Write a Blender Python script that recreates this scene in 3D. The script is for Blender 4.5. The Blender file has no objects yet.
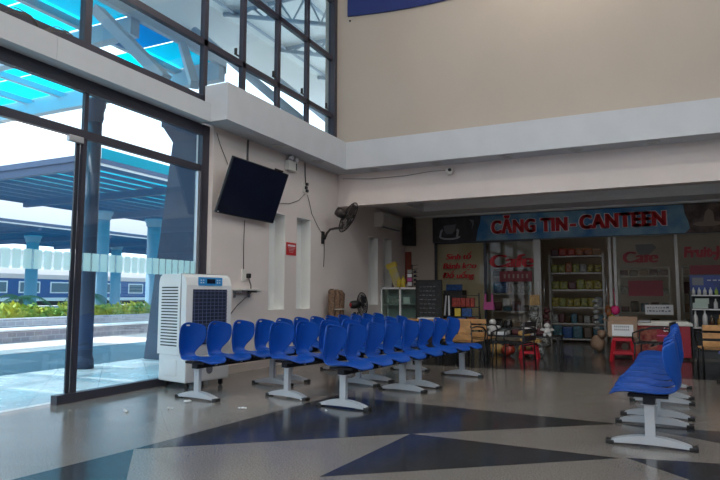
import bpy, bmesh, math, random
from mathutils import Vector, Matrix
random.seed(7)
PI = math.pi
S = bpy.context.scene
COL = S.collection
V = Vector

# ------------------------------------------------------------------ materials
def mat(name, col, rough=0.5, metal=0.0, spec=0.5, noise=0.0, nscale=20.0, col2=None, bump=0.0, bscale=200.0, coat=0.0):
    m = bpy.data.materials.new(name); m.use_nodes = True
    nt = m.node_tree; b = nt.nodes['Principled BSDF']
    b.inputs['Base Color'].default_value = (*col, 1)
    b.inputs['Roughness'].default_value = rough
    b.inputs['Metallic'].default_value = metal
    b.inputs['Specular IOR Level'].default_value = spec
    b.inputs['Coat Weight'].default_value = coat
    tc = nt.nodes.new('ShaderNodeTexCoord')
    if noise > 0 or col2:
        n = nt.nodes.new('ShaderNodeTexNoise'); n.inputs['Scale'].default_value = nscale; n.inputs['Detail'].default_value = 3
        r = nt.nodes.new('ShaderNodeMix'); r.data_type = 'RGBA'
        c2 = col2 or tuple(max(0, c*(1-noise)) for c in col)
        r.inputs['A'].default_value = (*col, 1); r.inputs['B'].default_value = (*c2, 1)
        mr = nt.nodes.new('ShaderNodeMapRange'); mr.inputs['From Min'].default_value = .38; mr.inputs['From Max'].default_value = .62
        nt.links.new(tc.outputs['Object'], n.inputs['Vector'])
        nt.links.new(n.outputs['Fac'], mr.inputs['Value']); nt.links.new(mr.outputs['Result'], r.inputs['Factor'])
        nt.links.new(r.outputs['Result'], b.inputs['Base Color'])
    if bump > 0:
        n2 = nt.nodes.new('ShaderNodeTexNoise'); n2.inputs['Scale'].default_value = bscale
        bp = nt.nodes.new('ShaderNodeBump'); bp.inputs['Strength'].default_value = bump; bp.inputs['Distance'].default_value = .004
        nt.links.new(tc.outputs['Object'], n2.inputs['Vector']); nt.links.new(n2.outputs['Fac'], bp.inputs['Height'])
        nt.links.new(bp.outputs['Normal'], b.inputs['Normal'])
    return m

def glass_mat(name, tint=(.86, .94, .97), refl=1.0):
    """thin architectural glass: straight transmission plus fresnel reflection"""
    m = bpy.data.materials.new(name); m.use_nodes = True
    nt = m.node_tree; nt.nodes.clear()
    o = nt.nodes.new('ShaderNodeOutputMaterial'); t = nt.nodes.new('ShaderNodeBsdfTransparent')
    g = nt.nodes.new('ShaderNodeBsdfGlossy'); mx = nt.nodes.new('ShaderNodeMixShader')
    lw0 = nt.nodes.new('ShaderNodeLayerWeight'); lw0.inputs['Blend'].default_value = .5
    lw = nt.nodes.new('ShaderNodeMath'); lw.operation = 'POWER'; lw.inputs[1].default_value = 5
    nt.links.new(lw0.outputs['Facing'], lw.inputs[0])
    mu = nt.nodes.new('ShaderNodeMath'); mu.operation = 'MULTIPLY_ADD'; mu.inputs[1].default_value = .95*refl; mu.inputs[2].default_value = .06*refl
    t.inputs['Color'].default_value = (*tint, 1); g.inputs['Roughness'].default_value = .01
    nt.links.new(lw.outputs[0], mu.inputs[0]); nt.links.new(mu.outputs[0], mx.inputs[0])
    nt.links.new(t.outputs[0], mx.inputs[1]); nt.links.new(g.outputs[0], mx.inputs[2])
    nt.links.new(mx.outputs[0], o.inputs[0])
    return m

def sheet_mat(name, col, trans=.35):
    """translucent roofing sheet"""
    m = bpy.data.materials.new(name); m.use_nodes = True
    nt = m.node_tree; nt.nodes.clear()
    o = nt.nodes.new('ShaderNodeOutputMaterial'); t = nt.nodes.new('ShaderNodeBsdfTransparent')
    l = nt.nodes.new('ShaderNodeBsdfTranslucent'); mx = nt.nodes.new('ShaderNodeMixShader')
    t.inputs['Color'].default_value = (*col, 1); l.inputs['Color'].default_value = (*col, 1)
    mx.inputs[0].default_value = 1-trans
    nt.links.new(t.outputs[0], mx.inputs[1]); nt.links.new(l.outputs[0], mx.inputs[2]); nt.links.new(mx.outputs[0], o.inputs[0])
    return m

def emit_mat(name, col, st):
    m = bpy.data.materials.new(name); m.use_nodes = True
    b = m.node_tree.nodes['Principled BSDF']
    b.inputs['Base Color'].default_value = (*col, 1)
    b.inputs['Emission Color'].default_value = (*col, 1); b.inputs['Emission Strength'].default_value = st
    return m

def stripe_film():
    m = bpy.data.materials.new('striped_film'); m.use_nodes = True
    nt = m.node_tree; nt.nodes.clear()
    o = nt.nodes.new('ShaderNodeOutputMaterial'); t = nt.nodes.new('ShaderNodeBsdfTransparent')
    l = nt.nodes.new('ShaderNodeBsdfTranslucent'); d = nt.nodes.new('ShaderNodeBsdfDiffuse')
    mx = nt.nodes.new('ShaderNodeMixShader'); mx2 = nt.nodes.new('ShaderNodeMixShader')
    l.inputs['Color'].default_value = (.88, .95, .92, 1); d.inputs['Color'].default_value = (.60, .88, .83, 1)
    mx2.inputs[0].default_value = .45
    geo = nt.nodes.new('ShaderNodeNewGeometry'); sp = nt.nodes.new('ShaderNodeSeparateXYZ')
    f = nt.nodes.new('ShaderNodeMath'); f.operation = 'MULTIPLY'; f.inputs[1].default_value = 1/.112
    fr = nt.nodes.new('ShaderNodeMath'); fr.operation = 'FRACT'
    gt = nt.nodes.new('ShaderNodeMath'); gt.operation = 'GREATER_THAN'; gt.inputs[1].default_value = .24
    mp = nt.nodes.new('ShaderNodeMapRange'); mp.inputs['To Min'].default_value = .25; mp.inputs['To Max'].default_value = .62
    nt.links.new(geo.outputs['Position'], sp.inputs[0]); nt.links.new(sp.outputs['Y'], f.inputs[0]); nt.links.new(f.outputs[0], fr.inputs[0])
    nt.links.new(fr.outputs[0], gt.inputs[0]); nt.links.new(gt.outputs[0], mp.inputs['Value'])
    nt.links.new(mp.outputs['Result'], mx.inputs[0])
    nt.links.new(l.outputs[0], mx2.inputs[1]); nt.links.new(d.outputs[0], mx2.inputs[2])
    nt.links.new(t.outputs[0], mx.inputs[1]); nt.links.new(mx2.outputs[0], mx.inputs[2]); nt.links.new(mx.outputs[0], o.inputs[0])
    return m

def granite(name, c1, c2, rough, joint, spec=.5):
    """speckled polished granite laid in 0.61 m tiles turned 43 degrees"""
    m = bpy.data.materials.new(name); m.use_nodes = True
    nt = m.node_tree; b = nt.nodes['Principled BSDF']; L = nt.links.new
    geo = nt.nodes.new('ShaderNodeNewGeometry')
    n = nt.nodes.new('ShaderNodeTexNoise'); n.inputs['Scale'].default_value = 95; n.inputs['Detail'].default_value = 2
    L(geo.outputs['Position'], n.inputs['Vector'])
    mr = nt.nodes.new('ShaderNodeMapRange'); mr.inputs['From Min'].default_value = .4; mr.inputs['From Max'].default_value = .6
    L(n.outputs['Fac'], mr.inputs['Value'])
    mix = nt.nodes.new('ShaderNodeMix'); mix.data_type = 'RGBA'
    mix.inputs['A'].default_value = (*c1, 1); mix.inputs['B'].default_value = (*c2, 1)
    L(mr.outputs['Result'], mix.inputs['Factor'])
    # slow tone drift from slab to slab
    n3 = nt.nodes.new('ShaderNodeTexNoise'); n3.inputs['Scale'].default_value = 1.3
    L(geo.outputs['Position'], n3.inputs['Vector'])
    mr3 = nt.nodes.new('ShaderNodeMapRange'); mr3.inputs['To Min'].default_value = .82; mr3.inputs['To Max'].default_value = 1.18
    L(n3.outputs['Fac'], mr3.inputs['Value'])
    mul = nt.nodes.new('ShaderNodeMix'); mul.data_type = 'RGBA'; mul.blend_type = 'MULTIPLY'; mul.inputs['Factor'].default_value = 1
    L(mix.outputs['Result'], mul.inputs['A']); L(mr3.outputs['Result'], mul.inputs['B'])
    def lines(nx, ny, off, sp):
        d = nt.nodes.new('ShaderNodeVectorMath'); d.operation = 'DOT_PRODUCT'; d.inputs[1].default_value = (nx, ny, 0)
        L(geo.outputs['Position'], d.inputs[0])
        a = nt.nodes.new('ShaderNodeMath'); a.operation = 'SUBTRACT'; a.inputs[1].default_value = off
        L(d.outputs['Value'], a.inputs[0])
        p = nt.nodes.new('ShaderNodeMath'); p.operation = 'PINGPONG'; p.inputs[1].default_value = sp/2
        L(a.outputs[0], p.inputs[0])
        g = nt.nodes.new('ShaderNodeMath'); g.operation = 'LESS_THAN'; g.inputs[1].default_value = .002
        L(p.outputs[0], g.inputs[0]); return g
    a = lines(.68, .733, -.21, .61); c = lines(.733, -.68, .1, 1.22)
    mxm = nt.nodes.new('ShaderNodeMath'); mxm.operation = 'MAXIMUM'; L(a.outputs[0], mxm.inputs[0]); L(c.outputs[0], mxm.inputs[1])
    fin = nt.nodes.new('ShaderNodeMix'); fin.data_type = 'RGBA'; fin.inputs['B'].default_value = (*joint, 1)
    L(mul.outputs['Result'], fin.inputs['A']); L(mxm.outputs[0], fin.inputs['Factor'])
    L(fin.outputs['Result'], b.inputs['Base Color'])
    nr = nt.nodes.new('ShaderNodeTexNoise'); nr.inputs['Scale'].default_value = 3.1; nr.inputs['Detail'].default_value = 5
    L(geo.outputs['Position'], nr.inputs['Vector'])
    mrr = nt.nodes.new('ShaderNodeMapRange'); mrr.inputs['To Min'].default_value = rough*.6; mrr.inputs['To Max'].default_value = rough*1.5
    L(nr.outputs['Fac'], mrr.inputs['Value']); L(mrr.outputs['Result'], b.inputs['Roughness'])
    b.inputs['Specular IOR Level'].default_value = spec
    return m

def brick_mat(name, c1, c2, mortar, sc, rot=0):
    m = bpy.data.materials.new(name); m.use_nodes = True
    nt = m.node_tree; b = nt.nodes['Principled BSDF']; b.inputs['Roughness'].default_value = .85
    tc = nt.nodes.new('ShaderNodeTexCoord'); mp = nt.nodes.new('ShaderNodeMapping'); mp.inputs['Rotation'].default_value = (PI/2, 0, PI/2) if rot else (0, 0, 0)
    br = nt.nodes.new('ShaderNodeTexBrick'); br.inputs['Scale'].default_value = sc
    br.inputs['Color1'].default_value = (*c1, 1); br.inputs['Color2'].default_value = (*c2, 1); br.inputs['Mortar'].default_value = (*mortar, 1)
    if rot:
        sep = nt.nodes.new('ShaderNodeSeparateXYZ'); cb = nt.nodes.new('ShaderNodeCombineXYZ')
        nt.links.new(tc.outputs['Object'], sep.inputs[0]); nt.links.new(sep.outputs['Y'], cb.inputs['X']); nt.links.new(sep.outputs['Z'], cb.inputs['Y'])
        nt.links.new(cb.outputs[0], br.inputs['Vector'])
    else:
        nt.links.new(tc.outputs['Object'], br.inputs['Vector'])
    nt.links.new(br.outputs['Color'], b.inputs['Base Color'])
    return m

M = {}
M['wall'] = mat('wall_paint', (.77, .685, .64), .75, noise=.05, nscale=1.2)
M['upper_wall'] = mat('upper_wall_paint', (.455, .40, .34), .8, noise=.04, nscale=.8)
M['white'] = mat('white_paint', (.80, .80, .79), .7, noise=.03, nscale=2)
M['niche'] = mat('niche_paint', (.80, .80, .77), .7)
M['ledge'] = mat('ledge_panel', (.57, .595, .625), .6, noise=.04, nscale=3)
M['base'] = mat('baseboard_tile', (.55, .50, .46), .3)
M['frame'] = mat('window_aluminium', (.045, .043, .060), .4, metal=.2)
M['frame_dark'] = mat('dark_aluminium', (.035, .04, .055), .35, metal=.2)
M['steel_light'] = mat('brushed_aluminium', (.52, .53, .55), .35, metal=.7)
M['glass'] = glass_mat('clear_glass', (.84, .93, .97), 1.0)
M['shop_glass'] = glass_mat('shop_glass', (.88, .88, .85), .5)
M['cab_glass'] = glass_mat('cabinet_glass', (.85, .93, .9), .7)
M['film'] = stripe_film()
M['floor'] = granite('light_granite', (.27, .24, .212), (.165, .146, .13), .17, (.19, .17, .155), 1.0)
M['floor_dark'] = granite('dark_granite', (.026, .027, .030), (.05, .05, .053), .14, (.09, .085, .08))
M['porch'] = granite('porch_granite', (.80, .79, .78), (.70, .69, .68), .24, (.2, .2, .2), .9)
M['blue'] = mat('blue_plastic', (.004, .075, .40), .33, spec=.5, bump=.05, bscale=400)
M['leg'] = mat('grey_powdercoat', (.50, .52, .55), .4)
M['black'] = mat('black_plastic', (.012, .012, .013), .45)
M['beam'] = mat('dark_steel', (.008, .010, .018), .7)
M['bolt'] = mat('bolt_steel', (.6, .6, .6), .3, metal=.8)
M['cooler'] = mat('ivory_plastic', (.74, .75, .74), .4)
M['cooler_dark'] = mat('grille_navy', (.02, .028, .06), .4)
M['cooler_blue'] = mat('panel_blue', (.03, .26, .58), .35)
M['screen'] = mat('tv_screen', (.008, .013, .034), .18, spec=.5)
M['metal_dark'] = mat('fan_metal', (.045, .036, .034), .45, metal=.3)
M['red'] = mat('red_plastic', (.50, .015, .03), .4)
M['redsign'] = mat('red_sign', (.55, .03, .035), .5)
M['paper'] = mat('white_paper', (.75, .76, .76), .8)
M['wood'] = mat('bamboo_slat', (.58, .30, .11), .45, noise=.3, nscale=9)
M['brown'] = mat('dry_reed', (.20, .115, .07), .8, noise=.5, nscale=25)
M['twine'] = mat('pale_twine', (.6, .55, .48), .8)
M['navy'] = mat('banner_blue', (.012, .028, .15), .7)
M['cable'] = mat('grey_cable', (.10, .09, .085), .6)
M['cream'] = mat('cream_plastic', (.70, .68, .62), .5)
M['letter'] = mat('red_vinyl', (.62, .012, .02), .5)
M['letter2'] = mat('pale_vinyl', (.75, .70, .72), .5)
M['chalk'] = mat('blackboard', (.012, .015, .018), .6, col2=(.03, .033, .036), nscale=14)
M['canopy'] = sheet_mat('cyan_sheet', (.0, .80, .95), .35)
M['canopy_blue'] = sheet_mat('blue_sheet', (.03, .52, .82), .3)
M['canopy_clear'] = sheet_mat('clear_sheet', (.86, .90, .92), .55)
M['canopy_far'] = sheet_mat('teal_sheet', (.02, .46, .55), .12)
M['steelblue'] = mat('painted_steel', (.36, .43, .50), .5)
M['steelfar'] = mat('platform_steel', (.05, .09, .18), .6)
M['column'] = mat('column_paint', (.22, .34, .45), .6)
M['pillar'] = mat('pillar_paint', (.03, .045, .09), .6)
M['soffit'] = mat('grey_soffit', (.76, .80, .80), .7)
M['pave'] = brick_mat('pink_paving', (.62, .50, .46), (.56, .44, .41), (.5, .42, .4), 2)
M['asphalt'] = mat('porch_road', (.055, .12, .165), .7, noise=.15, nscale=6)
M['stone'] = brick_mat('stone_wall', (.36, .33, .36), (.26, .24, .27), (.42, .40, .42), 2.2, rot=1)
M['cap'] = mat('pale_coping', (.78, .74, .72), .7)
M['leafy'] = mat('hedge_leaf', (.13, .26, .035), .6, col2=(.55, .50, .05), nscale=1.6)
M['leaf'] = mat('green_leaf', (.04, .15, .05), .5, noise=.4, nscale=3)
M['tree'] = mat('tree_leaf', (.05, .10, .04), .7, noise=.4, nscale=.8)
M['trunk'] = mat('trunk_bark', (.12, .09, .06), .8)
M['train'] = mat('train_blue', (.03, .10, .28), .4)
M['trainroof'] = mat('train_roof', (.60, .50, .49), .6)
M['trainwin'] = mat('train_window', (.10, .17, .22), .15)
M['trainwhite'] = mat('train_white', (.75, .76, .78), .5)
M['ground'] = mat('platform_concrete', (.42, .40, .39), .9)
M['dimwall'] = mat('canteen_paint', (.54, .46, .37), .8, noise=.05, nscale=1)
M['shelf'] = mat('shelf_steel', (.42, .41, .38), .45, metal=.3)
M['pack_green'] = mat('pack_yellow_green', (.34, .33, .05), .4, col2=(.10, .12, .03), nscale=18)
M['pack_yellow'] = mat('pack_yellow', (.42, .35, .05), .4, noise=.75, nscale=18)
M['pack_red'] = mat('pack_red', (.42, .05, .03), .4, noise=.5, nscale=24)
M['pack_orange'] = mat('pack_orange', (.40, .14, .05), .4, noise=.6, nscale=16)
M['pack_dark'] = mat('pack_maroon', (.11, .03, .035), .4, noise=.4, nscale=24)
M['pack_blue'] = mat('pack_blue', (.02, .10, .34), .35, noise=.5, nscale=22)
M['pack_teal'] = mat('pack_teal', (.05, .16, .21), .4, noise=.5, nscale=22)
M['pack_grey'] = mat('pack_grey', (.36, .37, .35), .5, noise=.5, nscale=22)
M['pink'] = mat('pink_plastic', (.62, .10, .32), .4)
M['mag'] = mat('magenta_net', (.75, .04, .20), .5)
M['carton'] = mat('carton_board', (.33, .22, .15), .8)
M['plush'] = mat('white_plush', (.62, .60, .57), .9)
M['tinsel'] = mat('silver_wrap', (.36, .37, .34), .4, metal=.2, noise=.85, nscale=30)
M['bottle_dark'] = mat('dark_bottle', (.06, .04, .02), .15)
M['bottle_amber'] = mat('amber_bottle', (.35, .18, .03), .2)
M['bottle_white'] = mat('white_bottle', (.62, .62, .60), .3)
M['bottle_green'] = mat('green_bottle', (.30, .42, .10), .25)
M['fridge_blue'] = mat('fridge_header_blue', (.015, .05, .24), .4, noise=.3, nscale=6)
M['fridge_in'] = mat('fridge_inside', (.03, .04, .045), .5)
M['lamp'] = emit_mat('lamp_diffuser', (1, .95, .88), 3)
M['dull_lens'] = mat('downlight_lens', (.38, .37, .35), .3)
M['sky_print'] = mat('sky_print', (.02, .17, .42), .5, col2=(.22, .40, .50), nscale=1.6)
M['dark_print'] = mat('dark_print', (.012, .013, .018), .5, col2=(.03, .03, .035), nscale=7)
M['food_print'] = mat('food_print', (.055, .035, .028), .5, col2=(.16, .11, .085), nscale=5)
M['print_white'] = mat('print_white', (.42, .45, .48), .5)
M['print_grey'] = mat('print_grey', (.15, .16, .18), .5)
M['print_tan'] = mat('print_tan', (.30, .22, .17), .5)
M['yellow'] = mat('yellow_plastic', (.62, .47, .06), .45)
M['goldpack'] = mat('gold_wrap', (.55, .33, .10), .4, noise=.4, nscale=30)

# ------------------------------------------------------------------ mesh helper
class MB:
    def __init__(s): s.bm = bmesh.new(); s.mi = 0
    def _fin(s, vs, mtx=None):
        if mtx is not None:
            for v in vs: v.co = mtx @ v.co
        fs = set()
        for v in vs:
            for f in v.link_faces: fs.add(f)
        for f in fs: f.material_index = s.mi
        return s
    def box(s, x0, x1, y0, y1, z0, z1, mtx=None, bev=0):
        x0, x1 = min(x0, x1), max(x0, x1); y0, y1 = min(y0, y1), max(y0, y1); z0, z1 = min(z0, z1), max(z0, z1)
        r = bmesh.ops.create_cube(s.bm, size=1); vs = r['verts']
        for v in vs: v.co = V(((x0+x1)/2+v.co.x*(x1-x0), (y0+y1)/2+v.co.y*(y1-y0), (z0+z1)/2+v.co.z*(z1-z0)))
        if bev:
            es = list({e for v in vs for e in v.link_edges})
            r = bmesh.ops.bevel(s.bm, geom=es, offset=bev, segments=2, affect='EDGES', profile=.6)
            vs = list({v for f in r['faces'] for v in f.verts} | {v for v in vs if v.is_valid})
        return s._fin(vs, mtx)
    def cone(s, p0, p1, r0, r1=None, seg=12, cap=True):
        r1 = r0 if r1 is None else r1
        p0, p1 = V(p0), V(p1); d = p1-p0
        r = bmesh.ops.create_cone(s.bm, cap_ends=cap, segments=seg, radius1=r0, radius2=max(r1, 1e-4), depth=d.length)
        q = d.to_track_quat('Z', 'Y').to_matrix().to_4x4()
        return s._fin(r['verts'], Matrix.Translation((p0+p1)/2) @ q)
    def bar(s, p0, p1, w, h, up=(0, 0, 1)):
        p0, p1 = V(p0), V(p1); d = p1-p0; x = d.normalized(); u = V(up)
        y = u.cross(x)
        if y.length < 1e-4: y = V((1, 0, 0)).cross(x)
        y.normalize(); z = x.cross(y)
        m = Matrix(((x.x, y.x, z.x), (x.y, y.y, z.y), (x.z, y.z, z.z))).to_4x4(); m.translation = (p0+p1)/2
        return s.box(-d.length/2, d.length/2, -w/2, w/2, -h/2, h/2, m)
    def tube(s, pts, r, seg=8, closed=False):
        pts = [V(p) for p in pts]; n = len(pts); rings = []
        prev = None
        for i, p in enumerate(pts):
            if closed: t = pts[(i+1) % n]-pts[i-1]
            else: t = pts[min(i+1, n-1)]-pts[max(i-1, 0)]
            t.normalize()
            if prev is None:
                a = V((0, 0, 1)) if abs(t.z) < .9 else V((1, 0, 0)); u = t.cross(a).normalized()
            else: u = (prev-t*prev.dot(t)).normalized()
            prev = u; w = t.cross(u)
            rr = r[i] if isinstance(r, (list, tuple)) else r
            rings.append([s.bm.verts.new(p+u*math.cos(2*PI*k/seg)*rr+w*math.sin(2*PI*k/seg)*rr) for k in range(seg)])
        m = n if closed else n-1
        for i in range(m):
            a, b = rings[i], rings[(i+1) % n]
            for k in range(seg):
                f = s.bm.faces.new((a[k], a[(k+1) % seg], b[(k+1) % seg], b[k])); f.material_index = s.mi; f.smooth = True
        if not closed:
            for q in (rings[0][::-1], rings[-1]):
                f = s.bm.faces.new(q); f.material_index = s.mi
        return s
    def lathe(s, prof, seg=16, mtx=None):
        rings = []; allv = []
        for r, z in prof:
            ring = [s.bm.verts.new((r*math.cos(2*PI*k/seg), r*math.sin(2*PI*k/seg), z)) for k in range(seg)]
            rings.append(ring); allv += ring
        for a, b in zip(rings, rings[1:]):
            for k in range(seg):
                f = s.bm.faces.new((a[k], a[(k+1) % seg], b[(k+1) % seg], b[k])); f.smooth = True
        s.bm.faces.new(rings[0][::-1]); s.bm.faces.new(rings[-1])
        return s._fin(allv, mtx)
    def prism(s, poly, h0, h1, axis='z', mtx=None):
        """polygon extruded along an axis; poly is 2-d in the other two axes (xy, yz or xz)"""
        def P(a, b, h):
            return {'z': (a, b, h), 'x': (h, a, b), 'y': (a, h, b)}[axis]
        lo = [s.bm.verts.new(P(a, b, h0)) for a, b in poly]; hi = [s.bm.verts.new(P(a, b, h1)) for a, b in poly]
        n = len(poly)
        s.bm.faces.new(lo[::-1]); s.bm.faces.new(hi)
        for i in range(n): s.bm.faces.new((lo[i], lo[(i+1) % n], hi[(i+1) % n], hi[i]))
        return s._fin(lo+hi, mtx)
    def ball(s, c, r, sub=2, sc=(1, 1, 1), jit=0):
        q = bmesh.ops.create_icosphere(s.bm, subdivisions=sub, radius=1)
        for v in q['verts']:
            k = r*(1+random.uniform(-jit, jit)); v.co = V((c[0]+v.co.x*k*sc[0], c[1]+v.co.y*k*sc[1], c[2]+v.co.z*k*sc[2]))
            for f in v.link_faces: f.smooth = True
        return s._fin(q['verts'])
    def quad(s, a, b, c, d):
        f = s.bm.faces.new([s.bm.verts.new(p) for p in (a, b, c, d)]); f.material_index = s.mi; return s
    def build(s, name, m, parent=None, smooth=False):
        bmesh.ops.recalc_face_normals(s.bm, faces=s.bm.faces[:])
        me = bpy.data.meshes.new(name); s.bm.to_mesh(me); s.bm.free()
        for k in (m if isinstance(m, (list, tuple)) else [m]): me.materials.append(k)
        if smooth:
            for p in me.polygons: p.use_smooth = True
        o = bpy.data.objects.new(name, me); COL.objects.link(o)
        if parent: o.parent = parent
        return o

def tag(o, label, cat, group=None, kind=None):
    o['label'] = label; o['category'] = cat
    if group: o['group'] = group
    if kind: o['kind'] = kind
    return o
def thing(name, label, cat, loc=(0, 0, 0), rz=0, group=None):
    o = bpy.data.objects.new(name, None); COL.objects.link(o); o.empty_display_size = .1
    o.location = loc; o.rotation_euler = (0, 0, rz)
    return tag(o, label, cat, group)
def struct(o, label=None):
    o['kind'] = 'structure'
    if label: o['label'] = label
    return o
def holder(name, label=None):
    o = bpy.data.objects.new(name, None); COL.objects.link(o); return struct(o, label)
def dup(o, parent=None):
    c = o.copy(); COL.objects.link(c)
    if parent: c.parent = parent
    for ch in list(o.children): dup(ch, c)
    return c
def text(name, body, size, m, parent, loc, rot, bold=0.0, extr=.004, shear=0.0, sx=1.0, align='CENTER', gap=1.0):
    c = bpy.data.curves.new(name, 'FONT'); c.body = body; c.size = size; c.extrude = extr; c.offset = bold; c.shear = shear; c.space_character = gap
    c.align_x = align; c.align_y = 'CENTER'
    t = bpy.data.objects.new(name, c); COL.objects.link(t)
    dg = bpy.context.evaluated_depsgraph_get(); dg.update()
    me = bpy.data.meshes.new_from_object(t.evaluated_get(dg))
    bpy.data.objects.remove(t); me.materials.clear(); me.materials.append(m)
    o = bpy.data.objects.new(name, me); COL.objects.link(o); o.location = loc; o.rotation_euler = rot; o.scale = (sx, 1, 1)
    if parent: o.parent = parent
    return o
FRONT = (PI/2, 0, 0)      # lettering that faces the hall (-Y)

# ------------------------------------------------------------------ camera
F = 597.6
p, y, r = math.radians(5.3054), math.radians(25.3704), math.radians(.1018)
fwd = V((-math.sin(y)*math.cos(p), math.cos(y)*math.cos(p), math.sin(p))); rt = V((math.cos(y), math.sin(y), 0)); up = rt.cross(fwd)
r2 = math.cos(r)*rt+math.sin(r)*up; u2 = -math.sin(r)*rt+math.cos(r)*up
cam = bpy.data.cameras.new('camera'); cam.sensor_width = 36; cam.lens = 36*F/720; cam.clip_start = .05; cam.clip_end = 400
co = bpy.data.objects.new('camera', cam); COL.objects.link(co)
mw = Matrix(((r2.x, u2.x, -fwd.x), (r2.y, u2.y, -fwd.y), (r2.z, u2.z, -fwd.z))).to_4x4(); mw.translation = (0, 0, 1.1)
co.matrix_world = mw; S.camera = co

# ------------------------------------------------------------------ room shell
XW, YB, YS = -5.3, 10.18, 13.8         # left wall, hall back wall, shop front
XR, YN, ZC = 6.0, -5.0, 8.2            # right wall, wall behind the camera, ceiling

b = MB(); b.box(-5.5, XR, YN, 18.2, -.12, 0)
T = .0015
b.mi = 1
tri = [[(-3.35, 3.29), (-1.73, 4.6), (-.25, 5.73), (-3.117, 5.962)],
       [(-1.73, 4.6), (-1.83, 3.29), (-.2, 4.54)],
       [(-3.35, 3.285), (-3.46, 2.40), (-2.62, 2.5)],
       [(-.15, 4.57), (.205, 4.2), (1.15, 3.25), (1.2, 4.84)],
       [(-.233, 5.733), (1.2, 4.9), (2.4, 5.2), (2.2, 5.86)]]
for t_ in tri: b.prism(t_, 0.0, T)
b.box(-5.3, XR, 9.18, 11.7, 0, T)
struct(b.build('floor', [M['floor'], M['floor_dark']]), 'speckled granite floor with dark triangular inlays')

def wall_yz(name, xi, xo, y0, y1, z0, z1, openings, m, m2=None, niche=None):
    """wall in the YZ plane; openings = (ya, yb, za, zb, depth) with depth None for a through opening"""
    ys = sorted({y0, y1, *[o[0] for o in openings], *[o[1] for o in openings]}); zs = sorted({z0, z1, *[o[2] for o in openings], *[o[3] for o in openings]})
    b = MB()
    for a, c in zip(ys, ys[1:]):
        for d, e in zip(zs, zs[1:]):
            hit = [o for o in openings if o[0] <= a and o[1] >= c and o[2] <= d and o[3] >= e]
            if not hit: b.mi = 0; b.box(xi, xo, a, c, d, e)
            elif hit[0][4]:
                b.mi = 1; b.box(xi+(xo-xi)*hit[0][4], xo, a, c, d, e)
    # white reveal lining of the niches
    for o in openings:
        if o[4]:
            b.mi = 1; k = xi+(xo-xi)*o[4]; t = .004
            b.box(xi-.001, k, o[0], o[0]+t, o[2], o[3]); b.box(xi-.001, k, o[1]-t, o[1], o[2], o[3])
            b.box(xi-.001, k, o[0], o[1], o[2], o[2]+t); b.box(xi-.001, k, o[0], o[1], o[3]-t, o[3])
    return struct(b.build(name, [m, m2 or m]))
wall_yz('wall_left', XW, XW-.3, 6.45, 18.2, 0, 3.75,
        [(7.84, 8.30, .87, 2.42, .65), (8.67, 9.14, .87, 2.43, .65), (11.6, 12.1, .9, 2.37, .6), (12.4, 12.9, .9, 2.40, .6)], M['wall'], M['niche'])
# beam over the glass, the deeper ledge after it and the ledge along the back wall
b = MB(); b.box(-5.2, -5.6, -5, 6.28, 3.43, 3.675); b.box(-5.195, -5.199, 3.906, 3.909, 3.43, 3.675)
struct(b.build('trim_1', M['ledge']))
b = MB(); b.prism([(-5.3, 6.25), (-4.92, 6.25), (-4.92, 9.76), (XR, 9.76), (XR, YB), (-5.3, YB)], 3.43, 3.94)
struct(b.build('trim_2', M['ledge']))
# back wall of the hall: header above the canteen opening and the wall above the ledge
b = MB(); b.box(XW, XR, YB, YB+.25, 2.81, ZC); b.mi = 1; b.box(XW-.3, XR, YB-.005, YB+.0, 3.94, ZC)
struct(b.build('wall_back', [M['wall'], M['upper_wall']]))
# right wall: solid below, clerestory above
b = MB(); b.box(XR, XR+.3, YN, 18.2, 0, 5.45); b.box(XR, XR+.3, YN, 18.2, 7.8, ZC)
for yy in [YN+1.9*i for i in range(9)]: b.box(XR, XR+.3, yy, yy+.25, 5.45, 7.8)
struct(b.build('wall_right', mat('dark_paint', (.22, .21, .20), .7)))
b = MB(); b.box(-5.6, XR+.3, YN-.3, YN, 4.2, 4.5); b.box(-5.6, XR+.3, YN-.3, YN, 7.8, ZC); b.box(-5.6, -5.2, YN-.3, YN, 4.5, 7.8); b.box(-2.6, XR+.3, YN-.3, YN, 0, 4.2); b.box(-5.6, -5.2, YN-.3, YN, 0, 4.2)  # openings behind the camera added and sized to let in more daylight
struct(b.build('wall_front', M['wall']))
b = MB(); b.box(-5.6, XR+.3, YN-.3, YB+.25, ZC, ZC+.2)
struct(b.build('ceiling', M['white']))
# baseboard on the left wall
b = MB(); b.box(XW, XW+.015, 6.45, YB+3.6, 0, .12); struct(b.build('baseboard_left', M['base']))
# canteen ceiling with a raised tray
b = MB(); CZ = 3.02
b.box(XW, XR, YB+.25, 11.0, CZ, CZ+.1); b.box(XW, XR, 12.9, YS, CZ, CZ+.1)
b.box(XW, -4.5, 11.0, 12.9, CZ, CZ+.1); b.box(4.8, XR, 11.0, 12.9, CZ, CZ+.1)
b.box(-4.6, 4.9, 10.9, 13.0, CZ+.22, CZ+.3)
for a in (11.0, 12.9): b.box(-4.5, 4.8, a-.02, a+.02, CZ+.1, CZ+.22)
for a in (-4.5, 4.8): b.box(a-.02, a+.02, 11, 12.9, CZ+.1, CZ+.22)
b.box(XW, XR, YS-.12, YS-.02, 2.98, CZ)
struct(b.build('canteen_ceiling', M['white']))
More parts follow.
